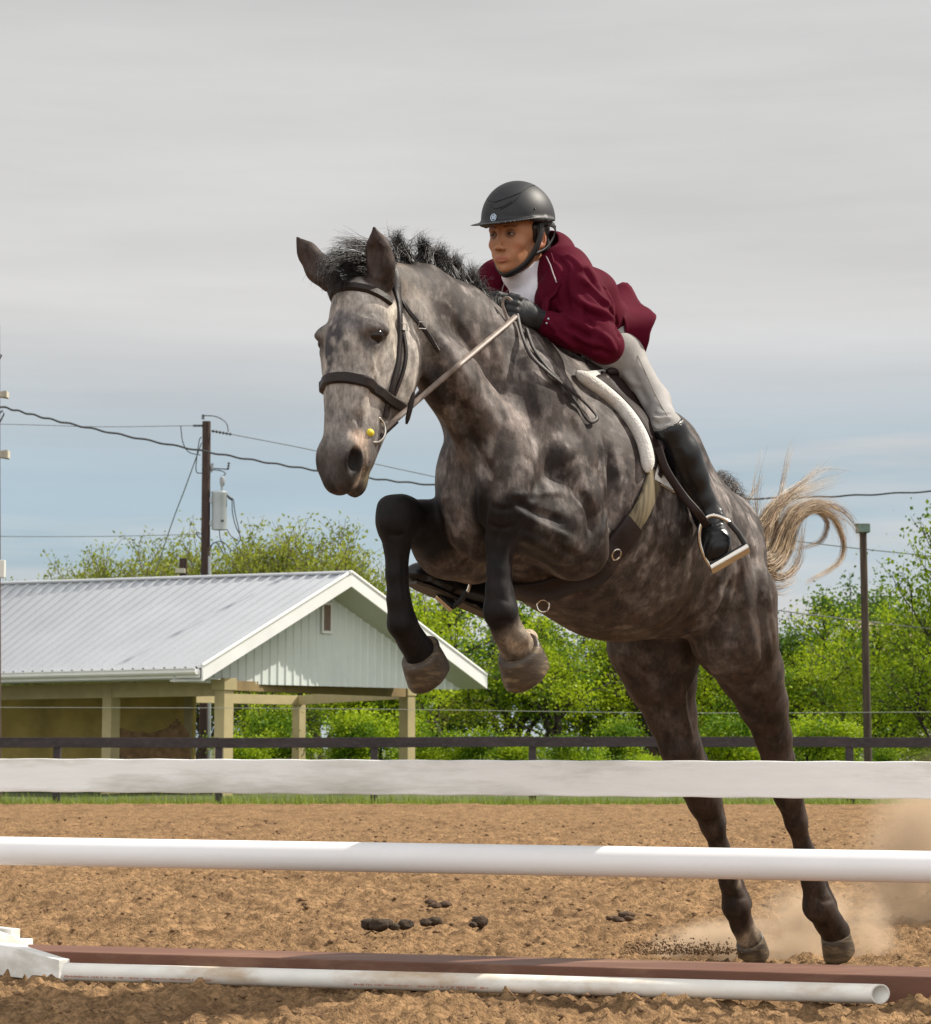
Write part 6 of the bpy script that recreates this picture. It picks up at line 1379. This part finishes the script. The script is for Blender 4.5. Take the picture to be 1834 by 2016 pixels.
def patch(A, B, na, nb, off, th, name, mat, par, mir=False, bulge=0.):
    """sheet of real thickness laid on the horse between two edge curves (photo points)"""
    ca = spline([(x, y, 0) for x, y in A], na); cb = spline([(x, y, 0) for x, y in B], na); V_ = []; O_ = []
    for i in range(na):
        for j in range(nb):
            t = j/(nb-1); x, y = (ca[i]*(1-t)+cb[i]*t)[:2]; p, n = SFP(x, y, 0)
            if p is None:
                if not V_: p, n = [q for q in (SFP(x+k_*4, y+k_*6, 0) for k_ in range(1, 12)) if q[0] is not None][0]
                else: p, n = V_[-1], O_[-1]
            V_.append(p); O_.append(n)
    V_ = np.array(V_); O_ = np.array(O_); G = O_.reshape(na, nb, 3)
    for _ in range(3): G[1:-1, 1:-1] = (G[1:-1, 1:-1]+G[:-2, 1:-1]+G[2:, 1:-1]+G[1:-1, :-2]+G[1:-1, 2:])/5
    O_ = G.reshape(-1, 3); O_ /= np.linalg.norm(O_, axis=1)[:, None]
    if mir: V_ = V_-2*((V_-HP0)@HL)[:, None]*HL; O_ = O_-2*(O_@HL)[:, None]*HL
    n = na*nb; a = V_+O_*off; b = V_+O_*(off+th); fs = []
    for i in range(na-1):
        for j in range(nb-1):
            q = (i*nb+j, i*nb+j+1, (i+1)*nb+j+1, (i+1)*nb+j); fs.append(q[::-1]); fs.append(tuple(k+n for k in q))
    bd = [i*nb for i in range(na)]+[(na-1)*nb+j for j in range(1, nb)]+[i*nb+nb-1 for i in range(na-2, -1, -1)]+[j for j in range(nb-2, 0, -1)]
    for k in range(len(bd)): p, q = bd[k], bd[(k+1) % len(bd)]; fs.append((p, q, q+n, p+n))
    return mesh_obj(name, np.vstack([a, b]), fs, mat, par, True)
def build_saddle():
    root = empty('saddle', Q(1200, 760, 0), 'dark brown leather jumping saddle with stirrups under the rider', 'saddle')
    for mir in (False, True):
        patch([(1160, 752), (1195, 775), (1232, 810), (1260, 850), (1280, 893), (1292, 935)], [(1225, 720), (1300, 800), (1340, 850), (1362, 900), (1372, 940), (1375, 965)], 26, 18, .019, .006, 'flap', brown_l, root, mir)
        H = [SFP(x, y, .026) for x, y in ((1184, 742), (1212, 746), (1240, 778), (1262, 822), (1282, 868), (1290, 895))]
        H = [h for h in H if h[0] is not None]; P = [h[0] for h in H]; P = [mirror(p) for p in P] if mir else P; m = MB(); m.tube(spline(P, 24), [.006]+[.013]*22+[.006], n=10); m.build('knee_roll', brown_l, root, True)
        H = [SFP(x, y, .031) for x, y in ((1216, 745), (1246, 778), (1270, 822), (1290, 870), (1303, 915))]; P = [h[0] for h in H if h[0] is not None]; P = [mirror(p) for p in P] if mir else P
        m = MB(); m.tube(spline(P, 24), .0035, n=8); m.build('flap_piping', material('flap_edge', (.28, .17, .14), rough=.4), root, True)
    # seat with pommel and cantle
    lo, hi = bound([(1150, 690, .2), (1320, 840, -.2), (1320, 760, .1), (1150, 760, -.1)], .12); F = Field(lo, hi, .006)
    F.chain([Q(1150, 742, 0), Q(1185, 768, 0), Q(1215, 795, 0), Q(1245, 805, 0)], [.042, .045, .05, .045], k=.03, u=HL, fa=2.2)
    F.cone(Q(1248, 800, -.08), Q(1248, 800, .08), .035, .035, k=.03); F.cone(Q(1150, 728, -.05), Q(1150, 728, .05), .028, .028, k=.03); F.chain([Q(1160, 735, .03), Q(1190, 750, .11)], [.028, .022], k=.03)
    v, f = F.mesh(2); mesh_obj('seat', v, f, brown_l, root, True)
    # stirrups
    rub = material('tread_rubber', (.015, .015, .015), rough=.7)
    # leathers and irons hang one each side of the horse
    def stirrup(L, arch, tread, dp, far):
        ribbon(L, .025, [unit(CAM-L[0])*(-1 if far else 1)]*len(L), 'stirrup_leather', brown_l, root, .005, n=30)
        m = MB(); P = [V(x, y, dp) for x, y in arch]; m.tube(spline(P, 30), .0068, n=8, flat=1.); iron = m.build('stirrup_iron', steel, root, True)
        m = MB(); a, b = V(*tread[0], dp), V(*tread[1], dp); e = unit(b-a); fw = unit(HF-e*(HF@e)); uu = np.cross(e, fw); uu = uu if uu[2] > 0 else -uu
        m.box((a+b)/2, e*np.linalg.norm(b-a)/2, fw*.024, uu*.007); m.build('tread', steel, iron, bevel=.003)
        m = MB(); m.box((a+b)/2+uu*.010, e*(np.linalg.norm(b-a)/2-.01), fw*.020, uu*.003); m.build('tread_pad', rub, iron)
        m = MB(); m.tube([V(*q, dp-.008) for q in arch[-3:]], [.009]*3, n=8); m.build('release_band', rub, iron, True)
        return iron
    dp = D(TOE_L)+.005
    stirrup([Q(1296, 880, .315), Q(1312, 925, .33), Q(1345, 975, .36), V(1375, 1010, D(Q(1375, 1010, .395))), V(1392, 1034, dp)],
            [(1403, 1120), (1388, 1096), (1378, 1065), (1380, 1035), (1393, 1018), (1412, 1016), (1436, 1028), (1455, 1050), (1470, 1076)], [(1400, 1122), (1475, 1079)], dp, False)
    d2 = D(TOE_R)+.07
    stirrup([Q(1060, 960, -.34), Q(1010, 1060, -.36), V(940, 1130, D(Q(940, 1130, -.4))), V(905, 1120, d2)], [(862, 1168), (868, 1150), (880, 1128), (898, 1112), (918, 1118), (926, 1140), (920, 1165), (905, 1185), (890, 1196)], [(862, 1170), (893, 1198)], d2, True)
    return root
saddle = build_saddle()
def build_pad():
    wm = material('fleece_white', (.62, .60, .56), rough=.9, var=.10, vscale=40, bump=.5, bscale=160, sheen=.4)
    root = empty('saddle_pad', Q(1190, 800, 0), 'white fleece saddle pad with rolled edge showing in front of the saddle', 'saddle pad')
    for mir in (False, True):
        H = [SFP(x, y, .014) for x, y in ((1128, 738), (1150, 752), (1178, 772), (1210, 800), (1238, 832), (1258, 868), (1268, 905), (1268, 932))]
        H = [h for h in H if h[0] is not None]; P = [h[0] for h in H]; P = [mirror(p) for p in P] if mir else P
        m = MB(); m.tube(spline(P, 40), [.006, .011]+[.015, .018, .020, .021]+[.0215]*28+[.0215, .021, .019, .016, .012, .005], n=14); m.build('rolled_edge', wm, root, True)
        patch([(1140, 738), (1185, 765), (1225, 805), (1252, 850), (1268, 900), (1275, 940)], [(1200, 730), (1270, 800), (1320, 870), (1340, 910), (1348, 945), (1325, 970)], 24, 14, .003, .010, 'pad', wm, root, mir)
    return root
pad = build_pad()
def build_girth():
    root = empty('girth', Q(1150, 1100, 0), 'brown leather girth with striped elastic end buckled under the horse\'s belly', 'girth')
    el = bpy.data.materials.new('girth_elastic'); el = material('girth_elastic', (.125, .100, .055), rough=.8, var=.5, vscale=45, stretch=(1.6, 1.6, .12), detail=1)
    A = [(1294, 902), (1286, 932), (1273, 968), (1258, 1000)]
    B = [(1262, 990), (1240, 1035), (1212, 1075), (1178, 1112), (1140, 1145), (1095, 1172), (1050, 1188), (1015, 1188)]
    def hits(L, off): H = [SFP(x, y, off) for x, y in L]; return [h for h in H if h[0] is not None]
    a = hits(A, .008); b = hits(B, .006)
    for mir in (0, 1):
        H = a[:3]
        for o in (-.016, .016):
            P = [h[0]+h[1]*.007 for h in H]; Nn = [h[1] for h in H]; t = unit(P[1]-P[0]); sd = unit(np.cross(t, Nn[0])); P = [p+sd*o for p in P[:2]]; Nn = Nn[:2]
            if mir: P = [mirror(p) for p in P]; Nn = [mirn(n) for n in Nn]
            ribbon(P, .018, Nn, 'billet', leather, root, .004)
    L0 = SFP(1290, 915, 0)[0]; M0 = hitdir(Q(1050, 1205, 0)-UP*.35, UP, 0)[0]; mid = (L0+mirror(L0))/2; w = unit(M0-mid); C = mid+w*np.linalg.norm(M0-mid)*.45; bb = np.linalg.norm(M0-C); aa = .365
    P, Nn = [], []
    for a_ in np.linspace(R(128), R(-128), 81):          # 0 = straight down
        d = unit(w*math.cos(a_)+HL*math.sin(a_)); re = 1/math.sqrt((math.cos(a_)/(bb*1.01))**2+(math.sin(a_)/aa)**2)
        h = HB.ray_cast(Vector(C), Vector(d)); ri = h[3] if h[0] is not None else re; ri = min(ri, re*1.03) if abs(a_) < R(88) else ri
        P.append(C+d*(ri+.007)); Nn.append(d)
    P = np.array(P)
    for _ in range(3): P[1:-1] = (P[:-2]+2*P[1:-1]+P[2:])/4
    ribbon(list(P[13:-13]), .088, Nn[13:-13], 'girth_strap', brown_l, root, .010, n=150)
    for sl in (slice(0, 15), slice(66, 81)): ribbon(list(P[sl]), .068, Nn[sl], 'elastic', el, root, .007, n=50)
    pr, nr = P[20], Nn[20]
    rings = [(pr+nr*.018, nr, .0165), (V(1070, 1193, D(P[36])-.03), unit(CAM-P[36]), .018)]
    for (p, n, r) in rings:
        ex = unit(np.cross(n, UP)); ey = unit(np.cross(ex, n)); m = MB()
        m.tube([p+r*(math.cos(a_)*ex+math.sin(a_)*ey) for a_ in np.linspace(0, 2*math.pi, 21)], .0026, n=7); m.build('ring', steel, root, True)
    return root
girth = build_girth()
